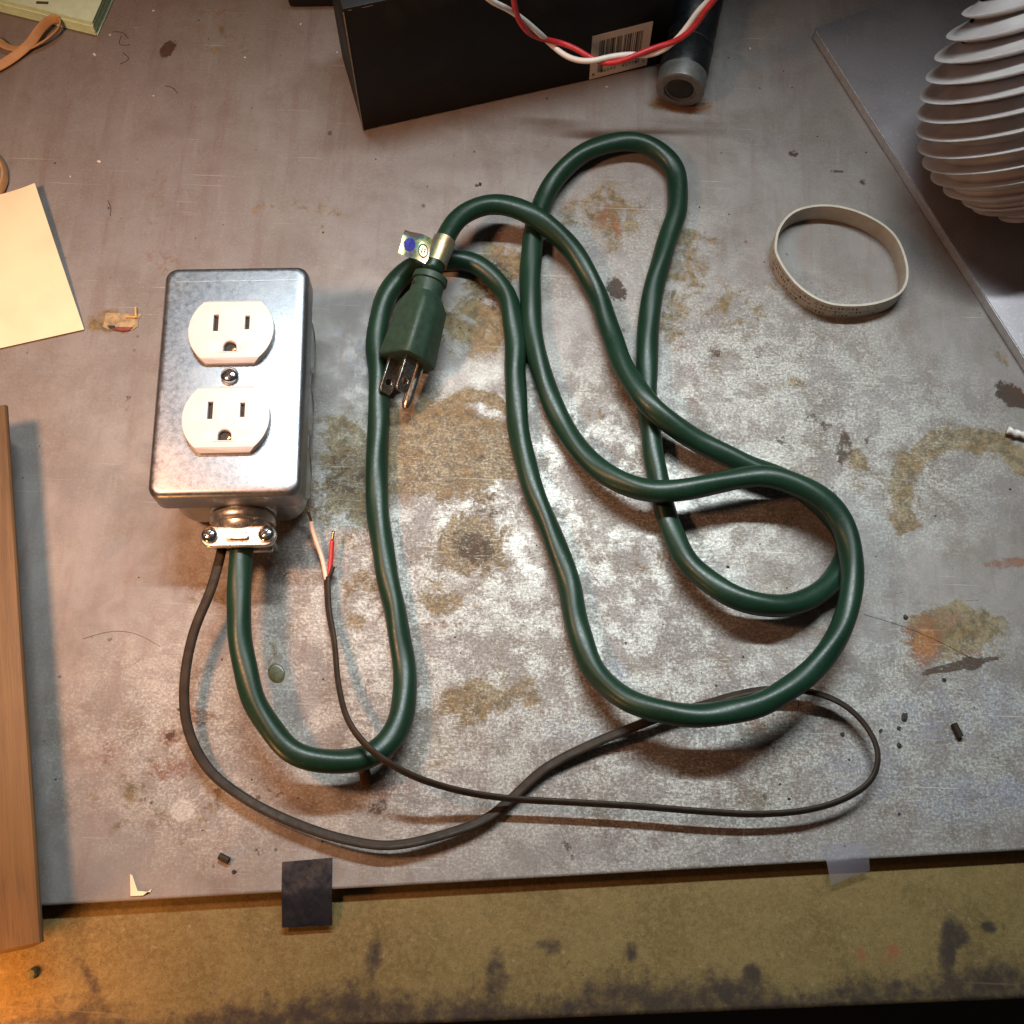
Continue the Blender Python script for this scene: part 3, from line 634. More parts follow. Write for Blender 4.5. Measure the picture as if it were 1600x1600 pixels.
def wire_sec(i, s, t):
    f = i / Ls
    rot = np.interp(f, [0, .1, .25, .36, .42, .5, .62, .95, 1], [0, .05, .5, .3, .35, .9, 1.25, 1.2, .9])
    a, b = 2.05, 1.12
    x = a * math.cos(t) * (1 - .0 ) ; y = b * math.sin(t) * (1 - .20 * math.exp(-(math.cos(t) / .3) ** 2))
    return x * math.cos(rot) - y * math.sin(rot), x * math.sin(rot) + y * math.cos(rot)
sweep(Wp - np.array(wb), wire_sec, 22).build('jacket', M_wire, tw, True)
def core(name, px, r, m, parent, org, step=.8, sig=1.2):
    P = smooth_path([at(*p) for p in px], step, sig); return sweep(P - np.array(org), round_sec(r), 12).build(name, m, parent, True)
core('pale_core', [(510,906,4.5),(504,875,4.6),(494,845,5),(488,825,6),(486,815,7)], .95, M_peach, tw, wb)
core('bare_copper', [(486,816,7),(484,806,8),(481,797,9)], .6, M_copper, tw, wb)
core('red_core', [(513,905,4.5),(515,893,4.5),(517,875,5),(518,858,5.5),(519,845,6)], 1.0, M_red, tw, wb)
core('bare_copper', [(519,846,6),(520,838,6.4),(521,830,6.8)], .6, M_copper, tw, wb)
core('split_flap', [(511,908,4.5),(517,896,5),(521,885,5.6)], .9, M_wire, tw, wb)

# ------------------------------------------------------------------ black carton with barcode, flashlight, twisted wires
p0, p1 = at(568, 205), at(1036, 100)
cang = math.atan2(p1.y - p0.y, p1.x - p0.x); cw = (p1 - p0).length; chh = 79
cb = empty('black_carton', p0, cang, label='large black cardboard carton with a barcode sticker standing behind the green cord', cat='box')
MB().box((cw / 2, 23, chh / 2 + .15), (cw, 46, chh)).build('carton_body', M_black, cb, 30, .7)
MB().box((cw / 2, 23, chh + .5), (cw + .8, 46.6, 1.4)).build('lid_panel', M_black, cb, 30, .5)
q = MB(); q.box((-.12, -.12, chh / 2), (.5, .5, chh - 2)); q.build('worn_corner', M_edge, cb, False)
q = MB()
for k in range(26): q.box((rng.uniform(0, cw), -.02, rng.choice([.5, chh - .4])), (rng.uniform(.5, 4), .12, rng.uniform(.15, .5)))
q.build('scuffs', M_edge, cb, False)['kind'] = 'stuff'
fn = Vector((math.sin(cang), -math.cos(cang), 0)); fx = Vector((math.cos(cang), math.sin(cang), 0))
def on_front(px, py):
    p = at_plane(px, py, Vector(p0), fn) - p0; return p.dot(fx), p.z
cs = [on_front(*c) for c in ((920.6, 123.8), (1010, 101), (1020.4, 32.8), (925.4, 56.4))]
q = MB(); q.add([(x, -.06, z) for x, z in cs] + [(x, -.26, z) for x, z in cs], [(4, 5, 6, 7), (0, 1, 5, 4), (1, 2, 6, 5), (2, 3, 7, 6), (3, 0, 4, 7)])
lab = q.build('barcode_label', M_label, cb, False)
def lab_pt(u, v, y=-.34):
    a = Vector(cs[0]).lerp(Vector(cs[1]), u); b = Vector(cs[3]).lerp(Vector(cs[2]), u); p = a.lerp(b, v); return (p.x, y, p.y)
bits = '101' + '0110111000110101001101111010001011' + '01010' + '1000010110011010111001000100111010100' + '101'; q = MB(); n = len(bits); i = 0
while i < n:
    if bits[i] == '1':
        j = i
        while j < n and bits[j] == '1': j += 1
        u0, u1 = .13 + .72 * i / n, .13 + .72 * j / n; lo = .12 if (i < 8 or i > n - 10) else .24
        q.add([lab_pt(u0, lo), lab_pt(u1, lo), lab_pt(u1, .86), lab_pt(u0, .86)], [(0, 1, 2, 3)]); i = j
    else: i += 1
q.build('barcode', M_ink, lab, False)
def lab_text(txt, u, v, size):
    me = text_mesh(txt, size); o = lab_pt(u, v); a = math.atan2(cs[1][1] - cs[0][1], cs[1][0] - cs[0][0])
    me.transform(Matrix.Translation(Vector(o) * S) @ Matrix.Rotation(-a, 4, 'Y') @ Matrix.Rotation(R(90), 4, 'X')); link('barcode_digits', me, M_ink, lab, False)
lab_text('8', .06, .10, 3.0); lab_text('06593', .31, .14, 3.3); lab_text('45779', .68, .14, 3.3); lab_text('5', .93, .12, 2.6)
# second black case just behind to the left
c0 = at(452, 14); c1 = at(536, 10)
q = empty('black_case', c0, R(4), label='black case partly out of frame left of the big carton', cat='case')
MB().box(((c1 - c0).length / 2, 35, 20.2), ((c1 - c0).length, 70, 40)).build('case_body', M_black, q, 30, 2.0)
MB().box(((c1 - c0).length / 2, 35, 41.6), ((c1 - c0).length - 1, 69, 2.4)).build('case_lid', M_rubber, q, 30, .8)

f0, f1 = at(1062, 142, 12.2), at(1091, 0, 12.6); fd = (f1 - f0).normalized()
fl_ = empty('flashlight', (f0.x, f0.y, 0), 0, label='small black flashlight with a grey tail ring lying against the carton', cat='flashlight')
Z_ = fd; X_ = Vector((0, 0, 1)).cross(Z_).normalized(); Y_ = Z_.cross(X_)
FM = Matrix(((X_.x, Y_.x, Z_.x, 0), (X_.y, Y_.y, Z_.y, 0), (X_.z, Y_.z, Z_.z, f0.z), (0, 0, 0, 1)))
MB().lathe([(9, 9.0), (11.6, 9.2), (11.9, 10), (11.9, 32), (11.4, 32.6), (11.4, 33.8), (11.9, 34.4), (11.9, 50), (12.2, 51), (12.2, 120)], 48, FM).build('barrel', M_anod, fl_, 40)
MB().lathe([(7.6, 1.2), (7.8, .1), (10.8, 0), (11.6, .5), (11.8, 1.4), (11.8, 9.0), (8, 9.1)], 48, FM).build('tail_ring', M_grey, fl_, 40)
MB().lathe([(.05, .2), (4, .4), (6.4, .9), (7.4, 2.0), (7.6, 3.5)], 40, FM, cap1=False).build('tail_button', M_rubber, fl_, 40)
for a in (25, 65): MB().lathe([(12.02, 40), (12.02, 41)], 48, FM @ Matrix.Translation((0, 0, a - 40))).build('grip_groove', M_rubber, fl_, 40)

wh = [(745,-20,96,0),(766,0,88,0),(795,18,76,1),(820,36,65,1.2),(843,54,55,.6),(860,66,46,-.9),(880,82,45,-1.1),(900,92,45,-.6),(925,97,45,.7),(950,92,45,1.1),(985,86,46,.4),(1010,84,47,-1),(1035,77,49,-.8),(1058,62,53,.8),(1075,42,58,1.2),(1090,20,64,.8),(1108,0,70,0),(1122,-16,76,0)]
rd = [(801,-20,90,0),(803,0,82,-.4),(808,22,73,-1),(819,40,65,-1.2),(832,53,56,-.6),(852,64,49,.9),(877,70,45,1.1),(900,78,45,.6),(922,88,45,-.7),(945,96,45,-1.1),(970,95,46,-.3),(995,88,47,1),(1025,76,49,.9),(1050,65,53,-.6),(1068,54,58,-1.2),(1087,38,63,-.8),(1101,18,69,0),(1116,0,74,0),(1128,-16,79,0)]
tb = at(940, 95, 45); tp = empty('twisted_wires', tb, label='twisted pair of red and white wires hanging in front of the black carton', cat='wires')
for nm, px, m in (('white_wire', wh, M_white), ('red_wire', rd, M_red)):
    P = smooth_path([at(a, b, c) + Vector((0, 0, d)) for a, b, c, d in px], 1.0, 2.0)
    sweep(P - np.array(tb), round_sec(1.28), 16).build(nm, m, tp, True)

# ------------------------------------------------------------------ rubber bands
def band(name, px, z0, hgt, thick, m, label, zs=None, closed=True, sig=2.0, lean=0.0):
    pts = [at(a, b, z0 + hgt) for a, b in px]
    if closed: pts = pts + pts[:1]
    P = smooth_path(pts, .8, 0)
    if closed:
        P = P[:-1]; g = np.exp(-.5 * (np.arange(-8, 9) * .8 / sig) ** 2); g /= g.sum()
        P = np.stack([np.convolve(np.concatenate([P[-8:, k], P[:, k], P[:8, k]]), g, 'valid') for k in range(3)], 1)
    c = P.mean(0); c[2] = 0
    nx = np.roll(P, -1, 0) - np.roll(P, 1, 0); nn = np.stack([nx[:, 1], -nx[:, 0], 0 * nx[:, 0]], 1); nn /= np.linalg.norm(nn, axis=1)[:, None]
    if ((P - c)[:, :2] * nn[:, :2]).sum() < 0: nn = -nn
    q = MB(); prof = [(-.5, .08), (-.4, 0), (.4, 0), (.5, .08), (.5, .92), (.4, 1), (-.4, 1), (-.5, .92)]
    rings = []
    for i in range(len(P)):
        rings.append([tuple(P[i] - c + nn[i] * (a * thick - lean * (1 - b)) + np.array([0, 0, (b - 1) * hgt + 0])) for a, b in prof])
    if closed: rings.append(rings[0])
    o = q.rings(rings, cap0=not closed, cap1=not closed).build(name, m, None, 50, loc=tuple(c))
    return o, P, nn, c
bpx = [(1211,392),(1217,358),(1240,331),(1278,321),(1318,324),(1362,340),(1396,365),(1413,398),(1418,432),(1408,456),(1378,471),(1335,477),(1290,472),(1252,450),(1226,420)]
bo, P, nn, c = band('wide_rubber_band', bpx, .1, 10.6, 1.35, M_band, '')
tag(bo, 'wide cream rubber band with dark printing standing on its edge near the aluminium plate', 'rubber band')
q = MB(); L0 = 0; i = 0
N = len(P)
px_of = lambda p: p
for row, (b0_, b1_) in enumerate(((.66, .86), (.38, .58), (.10, .30))):
    i = 0
    while i < N - 4:
        ln = int(rng.integers(1, 4)); p = P[i] - c; f_ = nn[i]
        if f_[1] < -.05 and (f_[0] < .35) and not (row == 2 and i % 17 < 5) and rng.random() > .14:
            j = min(N - 1, i + ln)
            z0_, z1_ = P[i][2] + (-1 + b0_ + rng.uniform(0, .05)) * 10.6, P[i][2] + (-1 + b1_ - rng.uniform(0, .06)) * 10.6
            A0, A1 = P[i] - c + nn[i] * .72, P[j] - c + nn[j] * .72
            kind_ = rng.integers(0, 3)
            if kind_ == 0: seg = [(0, 1, 0, .25), (0, 1, .75, 1)]
            elif kind_ == 1: seg = [(0, .35, 0, 1), (.3, 1, .4, .65)]
            else: seg = [(0, .3, 0, 1), (.7, 1, 0, 1)]
            for u0, u1, v0, v1 in seg:
                a_ = A0 + (A1 - A0) * u0; b_ = A0 + (A1 - A0) * u1
                q.add([(a_[0], a_[1], z0_ + (z1_ - z0_) * v0), (b_[0], b_[1], z0_ + (z1_ - z0_) * v0), (b_[0], b_[1], z0_ + (z1_ - z0_) * v1), (a_[0], a_[1], z0_ + (z1_ - z0_) * v1)], [(0, 1, 2, 3)])
        i += ln + 1
prt = q.build('band_printing', M_ink, bo, False); prt['kind'] = 'stuff'
def strip(name, px, wdt, thick, m, tilt, label):
    P = smooth_path([at(*p) for p in px], .8, 1.5); c = Vector(P[0]); c.z = 0
    def sec(i, s, t):
        r = np.interp(i / len(P), np.linspace(0, 1, len(tilt)), tilt); x, y = wdt / 2 * math.copysign(abs(math.cos(t)) ** .5, math.cos(t)), thick / 2 * math.copysign(abs(math.sin(t)) ** .6, math.sin(t))
        return x * math.cos(r) - y * math.sin(r), x * math.sin(r) + y * math.cos(r)
    o = sweep(P - np.array(c), sec, 16).build(name, m, None, 50, loc=tuple(c)); return o
o = strip('rubber_band', [(-30,58,4),(-5,62,4),(8,72,3.5),(28,76,3),(52,72,3),(78,58,4),(94,42,5),(92,30,6),(80,30,6),(64,44,5.5),(48,66,4.8),(28,84,3.2),(4,100,3),(-20,112,3)], 4.6, 1.1, M_tan, [.2, .4, .3, .9, 1.3, .9, .4, .5, .4], '')
tag(o, 'tan rubber band twisted into a loop below the mint green note pad', 'rubber band')
o = strip('rubber_band', [(-20,232,3),(-4,244,3),(6,262,3),(7,282,3),(-3,302,3),(-22,316,3)], 4.2, 1.1, M_tan, [1.1, 1.2, 1.1], '')
tag(o, 'tan rubber band curving in from the left edge above the cream paper', 'rubber band')

# ------------------------------------------------------------------ paper: mint pad and cream notes
pa_ = [(-60, -10), (146, 35.5), (176, -12), (20, -60)]
q0 = at(143, 36, 9); e1 = (at(0, 1, 9) - q0); e1.z = 0; e2 = at(160, -3, 9) - q0; e2.z = 0; e1.normalize(); e2.normalize()
npd = empty('note_pad', (q0.x, q0.y, 0), label='mint green pad of notes with a frayed edge in the top left corner', cat='note pad')
for k in range(14):
    j = rng.uniform(-.5, .5, 2); z = .25 + k * .66
    a = e1 * j[0] + e2 * j[1]; b = a + e1 * 76; c_ = b + e2 * 60; d = a + e2 * 60
    vs = [(p.x, p.y, z) for p in (a, b, c_, d)] + [(p.x, p.y, z + .5) for p in (a, b, c_, d)]
    MB().add(vs, [(3, 2, 1, 0), (4, 5, 6, 7), (0, 1, 5, 4), (1, 2, 6, 5), (2, 3, 7, 6), (3, 0, 4, 7)]).build('sheet_bundle', M_mint, npd, False)
me = text_mesh('0', 6)
b_ = at(66, 4, 9.5); q = MB().box((b_.x - q0.x, b_.y - q0.y, 9.42), (6, 1.6, .1)); q.build('ink_mark', M_ink, npd, False)

def paper(name, corners, z_fn, m, label, cat, th=.25, nu=14, nv=16):
    C4 = [at(*c) for c in corners]; c0 = C4[0].copy(); c0.z = 0
    vs = []
    for i in range(nu + 1):
        for j in range(nv + 1):
            u, v = i / nu, j / nv; p = C4[0].lerp(C4[1], u).lerp(C4[3].lerp(C4[2], u), v); vs.append((p.x - c0.x, p.y - c0.y, z_fn(u, v)))
    n = len(vs); vs += [(x, y, z - th) for x, y, z in vs]; fs = []; w_ = nv + 1
    for i in range(nu):
        for j in range(nv):
            a = i * w_ + j; fs += [(a, a + 1, a + w_ + 1, a + w_), (n + a + w_, n + a + w_ + 1, n + a + 1, n + a)]
    rim = [i * w_ for i in range(nu + 1)] + [nu * w_ + j for j in range(1, nv + 1)] + [i * w_ + nv for i in range(nu - 1, -1, -1)] + [j for j in range(nv - 1, 0, -1)]
    for i in range(len(rim)): a, b = rim[i], rim[(i + 1) % len(rim)]; fs.append((a, b, n + b, n + a))
    o = MB().add(vs, fs).build(name, m, None, 60, loc=tuple(c0)); return tag(o, label, cat)
paper('paper_note', [(-110, 318, 3), (58, 292, 4), (131, 514, 1.5), (-75, 560, 1.5)], lambda u, v: .6 + 6.5 * u ** 3 * (1 - v) ** 1.6 + 1.8 * math.sin(v * 3.1) * u ** 2 + .5 * v, M_paper, 'cream paper note with a lifted corner lying at the left edge', 'paper note')

# ------------------------------------------------------------------ wooden moulding at the left
def wood_material():
    t = NT('brown_wood'); v = t.mapv(scale=(1, .035, 1)); n = t.noise(.5, 6, .65, vec=v, dist=.4); f = t.noise(2.2, 4, .7, vec=v); b = t.noise(.02, 3)
    c = t.mix(t.step(n, .35, .68), (.085, .042, .012), (.13, .069, .020)); c = t.mix(t.step(f, .48, .36, 0, .5), c, (.045, .022, .008)); c = t.mix(t.step(b, .4, .65, 0, .4), c, (.16, .085, .024))
    t.set(Base_Color=c, Roughness=.5); t.bump(f, .2, .1); return t.m
M_wood = wood_material()
WZ = 24
g1, g2 = at(62, 1472, WZ), at(2, 560, WZ); gd = (g2 - g1); gl = gd.length - 22; gd.normalize(); ga = math.atan2(gd.y, gd.x)
prof = [(0, WZ), (.7, WZ - .6), (.8, WZ - 2), (-10, 3), (-14, .12), (-70, .12), (-70, WZ)]           # across (right is +), height
wm = empty('wooden_board', (g1.x, g1.y, 0), ga - R(90), label='brown wooden board with an undercut edge lying along the left side', cat='wooden board')
q = MB(); q.rings([[(x - .0, y, z) for x, z in prof] for y in (0, gl)]); q.build('plank', M_wood, wm, 25)
# the overhanging end rests on the bench through a foot block
MB().box((-45, 8, -SHEET_T / 2 + .1), (40, 12, SHEET_T - .3)).build('foot', M_wood, wm, 25, .5)

# ------------------------------------------------------------------ aluminium plate and finned ball
def brushed():
    t = NT('aluminium_plate'); v = t.mapv(rot=(0, 0, R(25)), scale=(1, .02, 1)); n = t.noise(3.0, 4, .7, vec=v); b = t.noise(.03, 4); f = t.noise(.8, 5)
    c = t.mix(t.step(b, .35, .65), (.235, .215, .23), (.30, .275, .29)); c = t.mix(t.step(f, .55, .7, 0, .3), c, (.5, .47, .45))
    t.set(Base_Color=c, Metallic=.6, Roughness=t.lin(n, .3, .7, .44, .52)); t.bump(n, .03, .04); return t.m
M_alu = brushed()
M_alu_edge = simple('sawn_aluminium', (.72, .72, .73), .46, .8, .08, .3, .05, 1.5)
PT = 6.4
a0, a1, a2 = at(1274, 44, PT), at(1600, 556, PT), at(1392, 0, PT)
dv = (a1 - a0).normalized(); du = (a2 - a0).normalized()
ap = empty('aluminium_plate', (a0.x, a0.y, 0), label='thick grey aluminium plate with a bright cut edge lying at the right', cat='metal plate')
cor = [Vector((0, 0, 0)), dv * 300, dv * 300 + du * 200, du * 200]
vs = [(p.x, p.y, .15) for p in cor] + [(p.x, p.y, PT) for p in cor]
MB().add(vs, [(3, 2, 1, 0), (0, 1, 5, 4), (1, 2, 6, 5), (2, 3, 7, 6), (3, 0, 4, 7), (4, 5, 6, 7)]).build('plate_top', M_alu, ap, 25, .45, 2)
nrm = Vector((dv.y, -dv.x, 0)); nrm = nrm if nrm.x < 0 else -nrm
q = MB(); e = [nrm * .25 + dv * 1, nrm * .25 + dv * 299]
q.add([(e[0].x, e[0].y, .4), (e[1].x, e[1].y, .4), (e[1].x, e[1].y, PT - .5), (e[0].x, e[0].y, PT - .5), (e[0].x - nrm.x, e[0].y - nrm.y, .4), (e[1].x - nrm.x, e[1].y - nrm.y, .4), (e[1].x - nrm.x, e[1].y - nrm.y, PT - .5), (e[0].x - nrm.x, e[0].y - nrm.y, PT - .5)],
      [(0, 1, 2, 3), (4, 7, 6, 5), (0, 3, 7, 4), (1, 5, 6, 2), (3, 2, 6, 7), (0, 4, 5, 1)]); q.build('cut_edge', M_alu_edge, ap, False)

t = NT('milky_plastic'); n_ = t.noise(.06, 4); c_ = t.mix(t.step(n_, .35, .65), (.52, .47, .46), (.62, .57, .56))
t.set(Base_Color=c_, Roughness=.36); t.b.inputs['Subsurface Weight'].default_value = .6; t.b.inputs['Subsurface Radius'].default_value = (1, .8, .7); t.b.inputs['Subsurface Scale'].default_value = .006; t.b.inputs['Coat Weight'].default_value = .15
M_milk = t.m
RB = 47
cz = PT + 47
cc0 = at(1610, 186, cz)
vdir = (Vector((0, 0, CH)) - cc0).normalized()
upv = ray(1622 - 14, 92) / ray(1608, 92).length - ray(1622, 192) / ray(1622, 192).length; upv = upv - vdir * upv.dot(vdir); upv.normalize()
rt = upv.cross(vdir)
# stay close to the picture's upright in the room: the ball leans back on the plate
axis = (upv * math.cos(R(14)) + vdir * math.sin(R(14))).normalized()
xa = axis.cross(vdir).normalized(); ya = axis.cross(xa)
FB = Matrix(((xa.x, ya.x, axis.x, 0), (xa.y, ya.y, axis.y, 0), (xa.z, ya.z, axis.z, cz), (0, 0, 0, 1)))
fb = empty('finned_ball', (cc0.x, cc0.y, 0), label='milky white plastic ball of stacked curved fins on the aluminium plate', cat='plastic part')
La, Lb = 64, 40
def Rad(a): return RB * max(1e-4, 1 - (a / (La if a > 0 else Lb)) ** 2) ** (.86 if a > 0 else .5)
prof = []
for a in np.linspace(-Lb * .985, La * .97, 40):
    f = np.interp(a, [-40, -15, 20, 60], [.955, .86, .71, .62]); prof.append((Rad(a) * f, a))
MB().lathe(prof, 72, FB).build('core', M_milk, fb, 60)
a = -36
while a < 61:
    r = Rad(a); ri = r * np.interp(a, [-40, -15, 20, 60], [.93, .84, .69, .60]); up = 2.2 + .05 * max(0, a + 20)
    MB().lathe([(ri, a - 3.7), (r * .80, a - 2.5), (r * .87, a - 1.5), (r * .94, a - .7), (r * .985, a + .05), (r, a + .42), (r * .99, a + .60), (r * .94, a + .35), (r * .86, a + .4), (r * .79, a + 1.5), (ri, a + 3.6)], 96, FB, False, False).build('fin', M_milk, fb, 70)
    a += 7.2

# ------------------------------------------------------------------ tape, clippings, scraps
zt = -SHEET_T
def tape(name, quad, label, m, cat, drop=.42):
    tl, tr, br, bl = [at(*q) for q in quad]; c = tl.copy(); c.z = 0; vs = []; nu, nv = 8, 22
    for j in range(nv + 1):
        v = j / nv
        for i in range(nu + 1):
            u = i / nu; p = tl.lerp(tr, u).lerp(bl.lerp(br, u), v)
            vs.append((p.x - c.x, p.y - c.y, p.z + .12 * math.sin(u * 7 + v * 5)))
    # heights: flat on the sheet, bent over the edge, lifted above the bench
    out = []
    for j in range(nv + 1):
        v = j / nv
        for i in range(nu + 1):
            x, y, z = vs[j * (nu + 1) + i]; z = .35 + .1 * math.sin(i * .9 + j * .4) if v < drop else .35 - (SHEET_T - 3.2) * ((v - drop) / (1 - drop)) ** 1.3 + .15 * math.sin(i * .8)
            out.append((x, y, z))
    n = len(out); w_ = nu + 1; out += [(x, y, z - .2) for x, y, z in out]; fs = []
    for j in range(nv):
        for i in range(nu): a = j * w_ + i; fs += [(a, a + w_, a + w_ + 1, a + 1), (n + a + 1, n + a + w_ + 1, n + a + w_, n + a)]
    rim = [i for i in range(nu + 1)] + [j * w_ + nu for j in range(1, nv + 1)] + [nv * w_ + i for i in range(nu - 1, -1, -1)] + [j * w_ for j in range(nv - 1, 0, -1)]
    for i in range(len(rim)): a, b = rim[i], rim[(i + 1) % len(rim)]; fs.append((a, n + a, n + b, b))
    return tag(MB().add(out, fs).build(name, m, None, 60, loc=tuple(c)), label, cat)
tape('tape_piece', [(441, 1347, 0), (519.5, 1340, 0), (519.5, 1446, -3), (441, 1449.5, -3)], 'black rectangle of tape stuck over the front edge of the steel sheet', M_tape, 'tape', .46)
t = NT('clear_tape'); n_ = t.noise(.2, 4); t.set(Base_Color=(.40, .38, .44), Roughness=t.lin(n_, .3, .7, .25, .45), Alpha=.20); t.m.blend_method = 'BLEND' if hasattr(t.m, 'blend_method') else None
tape('tape_piece', [(1283, 1318, 0), (1352, 1318, 0), (1359, 1362, -3), (1297, 1383, -4)], 'cloudy clear tape hanging over the front edge of the steel sheet', t.m, 'tape', .45)

def snip(name, p, q, r, m, label, cat, z=1.6, group=None):
    a, b = at(*p, z), at(*q, z); mid = (a + b) / 2; d = (b - a); L = d.length; Z = d.normalized(); X = Z.cross(Vector((0, 0, 1))).normalized(); Y = Z.cross(X)
    M = Matrix(((X.x, Y.x, Z.x, 0), (X.y, Y.y, Z.y, 0), (X.z, Y.z, Z.z, z), (0, 0, 0, 1)))
    o = MB().lathe([(r * .55, -L / 2 + .3), (r * .6, -L / 2), (r, -L / 2 + .15), (r, L / 2 - .15), (r * .6, L / 2), (r * .55, L / 2 - .3)], 14, M).build(name, m, None, 40, loc=(mid.x, mid.y, 0))
    return tag(o, label, cat, group)
snip('wire_clipping', (342, 1337), (358, 1345), 1.35, M_wire, 'short black clipping of wire jacket left of the black tape', 'wire clipping', 1.5, 'wire clippings on the sheet')
snip('wire_clipping', (1490, 1130), (1501, 1152), 1.35, M_wire, 'short black clipping of wire jacket at the lower right beyond the thin cable', 'wire clipping', 1.5, 'wire clippings on the sheet')
q = at(571, 1212, 0)
tag(MB().box((0, 0, 1.6), (4.2, 8.5, 3.0), Matrix.Rotation(R(12), 4, 'Z')).build('dark_chip', M_wood, None, 30, .4, loc=(q.x, q.y, 0)), 'small dark brown chip under the bottom bend of the green cord', 'chip')
# cream scrap of paper, L shaped
me = outline_mesh([[(-3.2, 4.6), (-2.2, 4.2), (.6, -1.4), (5.4, -1.6), (5.6, -.8), (3.0, -3.0), (-1.8, -3.4)]], .5, .1)
q = at(214, 1386); tag(link('paper_scrap', me, M_paper, None, 30, (q.x, q.y, .15)), 'tiny torn cream paper scrap near the sheet edge at lower left', 'paper scrap')
q = at(52, 1521, zt); tag(MB().lathe([(1.9, 0), (2.2, .5), (2.1, 1.6), (1.4, 2.4), (.1, 2.7)], 7).build('grit_lump', simple('olive_grit', (.11, .10, .045), .8), None, 30, loc=(q.x, q.y, zt)), 'small olive lump on the bench at the lower left corner', 'lump')
q = at(432, 1052); tag(MB().lathe([(3.4, .02), (3.2, .22), (2.2, .34), (.1, .36)], 22, Matrix.Rotation(.5, 4, 'Z') @ Matrix.Scale(1.25, 4, (0, 1, 0))).build('glue_drop', simple('olive_glue', (.10, .085, .035), .35, 0, .2, .8), None, 40, loc=(q.x, q.y, 0)), 'flat olive drop of dried glue beside the left bend of the green cord', 'glue drop')
# torn sticker
q = at(190, 503); ts = empty('torn_sticker', q, R(-4), label='torn tan sticker remnant with a red shred left of the outlet box', cat='sticker')
me = outline_mesh([[(-8, -3.6), (-5, -4.6), (0, -4.4), (5.2, -4.0), (8, -1.6), (7.4, 2.2), (8.4, 5), (6.2, 4.4), (1, 4.0), (-4, 4.2), (-8.4, 3.4), (-7.4, 0)]], .3, .08)
link('backing', me, simple('tan_sticker', (.34, .24, .12), .45, 0, .3, .3), ts, 30, (0, 0, .12))
me = outline_mesh([[(-4.5, -3.4), (1, -2.6), (6, -2.2), (4.6, -4.0), (1.5, -4.6), (-2, -4.4)]], .5, .12); link('red_shred', me, simple('dull_red', (.20, .035, .03), .5), ts, 30, (0, -.3, .5))
me = outline_mesh([[(-5.5, -3.0), (-2.4, -2.6), (-1.6, -4.0), (-4.2, -4.3)]], .5, .12); link('dark_shred', me, M_rubber, ts, 30, (0, 0, .6))
q2 = MB(); q2.box((4.6, 2.2, .9), (5.2, .7, .5), Matrix.Rotation(R(4), 4, 'Z')); q2.box((6.8, 3.4, 1.3), (.8, 5.4, .6), Matrix.Rotation(R(14), 4, 'Z')); q2.build('yellow_shred', simple('amber_shred', (.62, .36, .08), .45), ts, 30, .15)
# braided white cord end at the right edge
pts = smooth_path([at(1574, 672, 2.4), at(1590, 678, 2.2), at(1612, 682, 2.2), at(1640, 690, 2.4)], .5, 1)
c0 = Vector(pts[0]); c0.z = 0
tag(sweep(pts - np.array(c0), lambda i, s, t: ((1.5 + .35 * math.cos(2 * t + s * 1.7)) * math.cos(t), (1.5 + .35 * math.cos(2 * t + s * 1.7)) * math.sin(t)), 18).build('braided_cord', M_white, None, True, loc=tuple(c0)), 'white braided cord end poking in at the right edge', 'cord')

# loose grit and fibres
mb = MB()
for k in range(420):
    px, py = rng.uniform(60, 1600), rng.uniform(0, 1340)
    if 215 < px < 500 and 400 < py < 870: continue
    p = at(px, py); r = .12 + .35 * rng.random() ** 4; 
    mb.lathe([(r, 0), (r * rng.uniform(.8, 1.2), r * .5), (r * .4, r * .9)], 5, Matrix.Translation(p) @ Matrix.Rotation(rng.uniform(0, 6), 4, 'Z') @ Matrix.Scale(rng.uniform(.5, 1.6), 4, (1, 0, 0)))
tag(mb.build('grit', simple('dark_grit', (.05, .04, .035), .8), None, False), kind='stuff')
mb = MB()
for k in range(90):
    px, py = (rng.uniform(480, 900), rng.uniform(620, 960)) if k < 50 else (rng.uniform(80, 1590), rng.uniform(20, 1330))
    if 215 < px < 500 and 400 < py < 870: continue
    p = at(px, py, .15); L = rng.uniform(1.5, 6); a = rng.uniform(0, 6.28); b = rng.uniform(-.6, .6)
    pts = np.array([p + Vector((math.cos(a + b * t) * L * t, math.sin(a + b * t) * L * t, .1)) for t in np.linspace(0, 1, 5)])
    sw = sweep(pts, round_sec(.07), 4); mb.add(sw.v, sw.f)
tag(mb.build('fibres', simple('pale_fibre', (.5, .44, .34), .7), None, False), kind='stuff')
mb = MB()
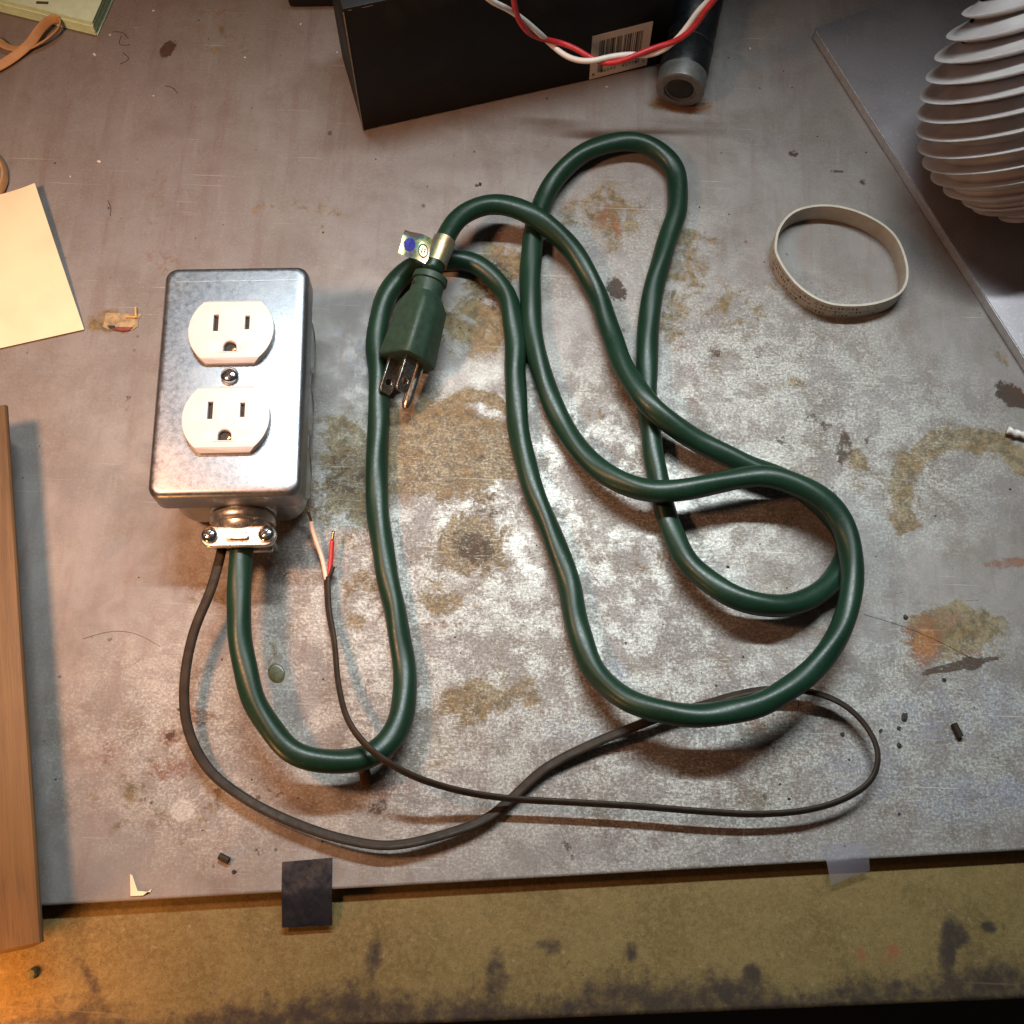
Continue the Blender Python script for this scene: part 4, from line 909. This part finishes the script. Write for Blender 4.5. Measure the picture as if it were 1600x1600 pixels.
for px, py, r in ((1316,1147,1.0),(1413,1120,1.4),(1376,1142,.7),(1404,1138,.9),(1405,1165,1.2),(1372,968,.0),(1415,965,1.1),(1137,886,.6),(1233,1248,.7),(1327,1187,.5),(750,288,1.0),(283,488,.9),(170,325,.5),(1475,1062,.8),(366,1362,.8),(1405,1272,.6)):
    if r:
        k0 = len(mb.v); mb.lathe([(r * .9, 0), (r * .95, r * .3), (r * .6, r * .55), (.05, r * .5)], 8, Matrix.Translation(at(px, py)) @ Matrix.Rotation(rng.uniform(0, 6), 4, 'Z') @ Matrix.Scale(rng.uniform(.6, 1.5), 4, (1, 0, 0)))
        mb.v[k0:] = [(x + rng.normal(0, .16) * r, y + rng.normal(0, .16) * r, max(0, z + rng.normal(0, .08) * r)) for x, y, z in mb.v[k0:]]
tag(mb.build('crumbs', simple('black_crumb', (.02, .017, .015), .7), None, 40), kind='stuff')

mb = MB()
for (x0, y0, x1, y1, b) in ((168,313,172,337,.1),(258,134,277,146,.15),(192,82,187,100,.5),(190,56,203,70,-.5),(175,50,200,60,.2),(1350,960,1520,1030,.04),(130,998,250,1010,.15),(740,310,748,330,.6),(442,905,452,895,.2),(1232,1095,1246,1108,.6)):
    a, b_ = at(x0, y0, .18), at(x1, y1, .18); d = b_ - a; nrm_ = Vector((-d.y, d.x, 0))
    pts = np.array([a + d * t + nrm_ * (b * math.sin(3.14 * t)) for t in np.linspace(0, 1, 9)]); sw = sweep(pts, round_sec(.13 if abs(x1 - x0) < 100 else .06), 5); mb.add(sw.v, sw.f)
tag(mb.build('hairs', simple('dark_hair', (.03, .022, .018), .6), None, True), kind='stuff')
mb = MB()
for px, py, r in ((148,86,.9),(172,55,.6),(240,17,.6),(110,276,.4),(155,253,.9),(383,90,.5),(240,150,.4),(1475,1060,.5),(1172,76,.5),(527,82,.4),(470,38,.5),(600,628,.8),(1010,970,.4),(875,110,.4),(948,136,.5),(1300,480,.4)):
    mb.box((0, 0, r * .25), (r * 2, r * 1.2, r * .5), Matrix.Translation(at(px, py)) @ Matrix.Rotation(rng.uniform(0, 6), 4, 'Z'))
tag(mb.build('white_flecks', simple('white_fleck', (.7, .66, .6), .6), None, False), kind='stuff')
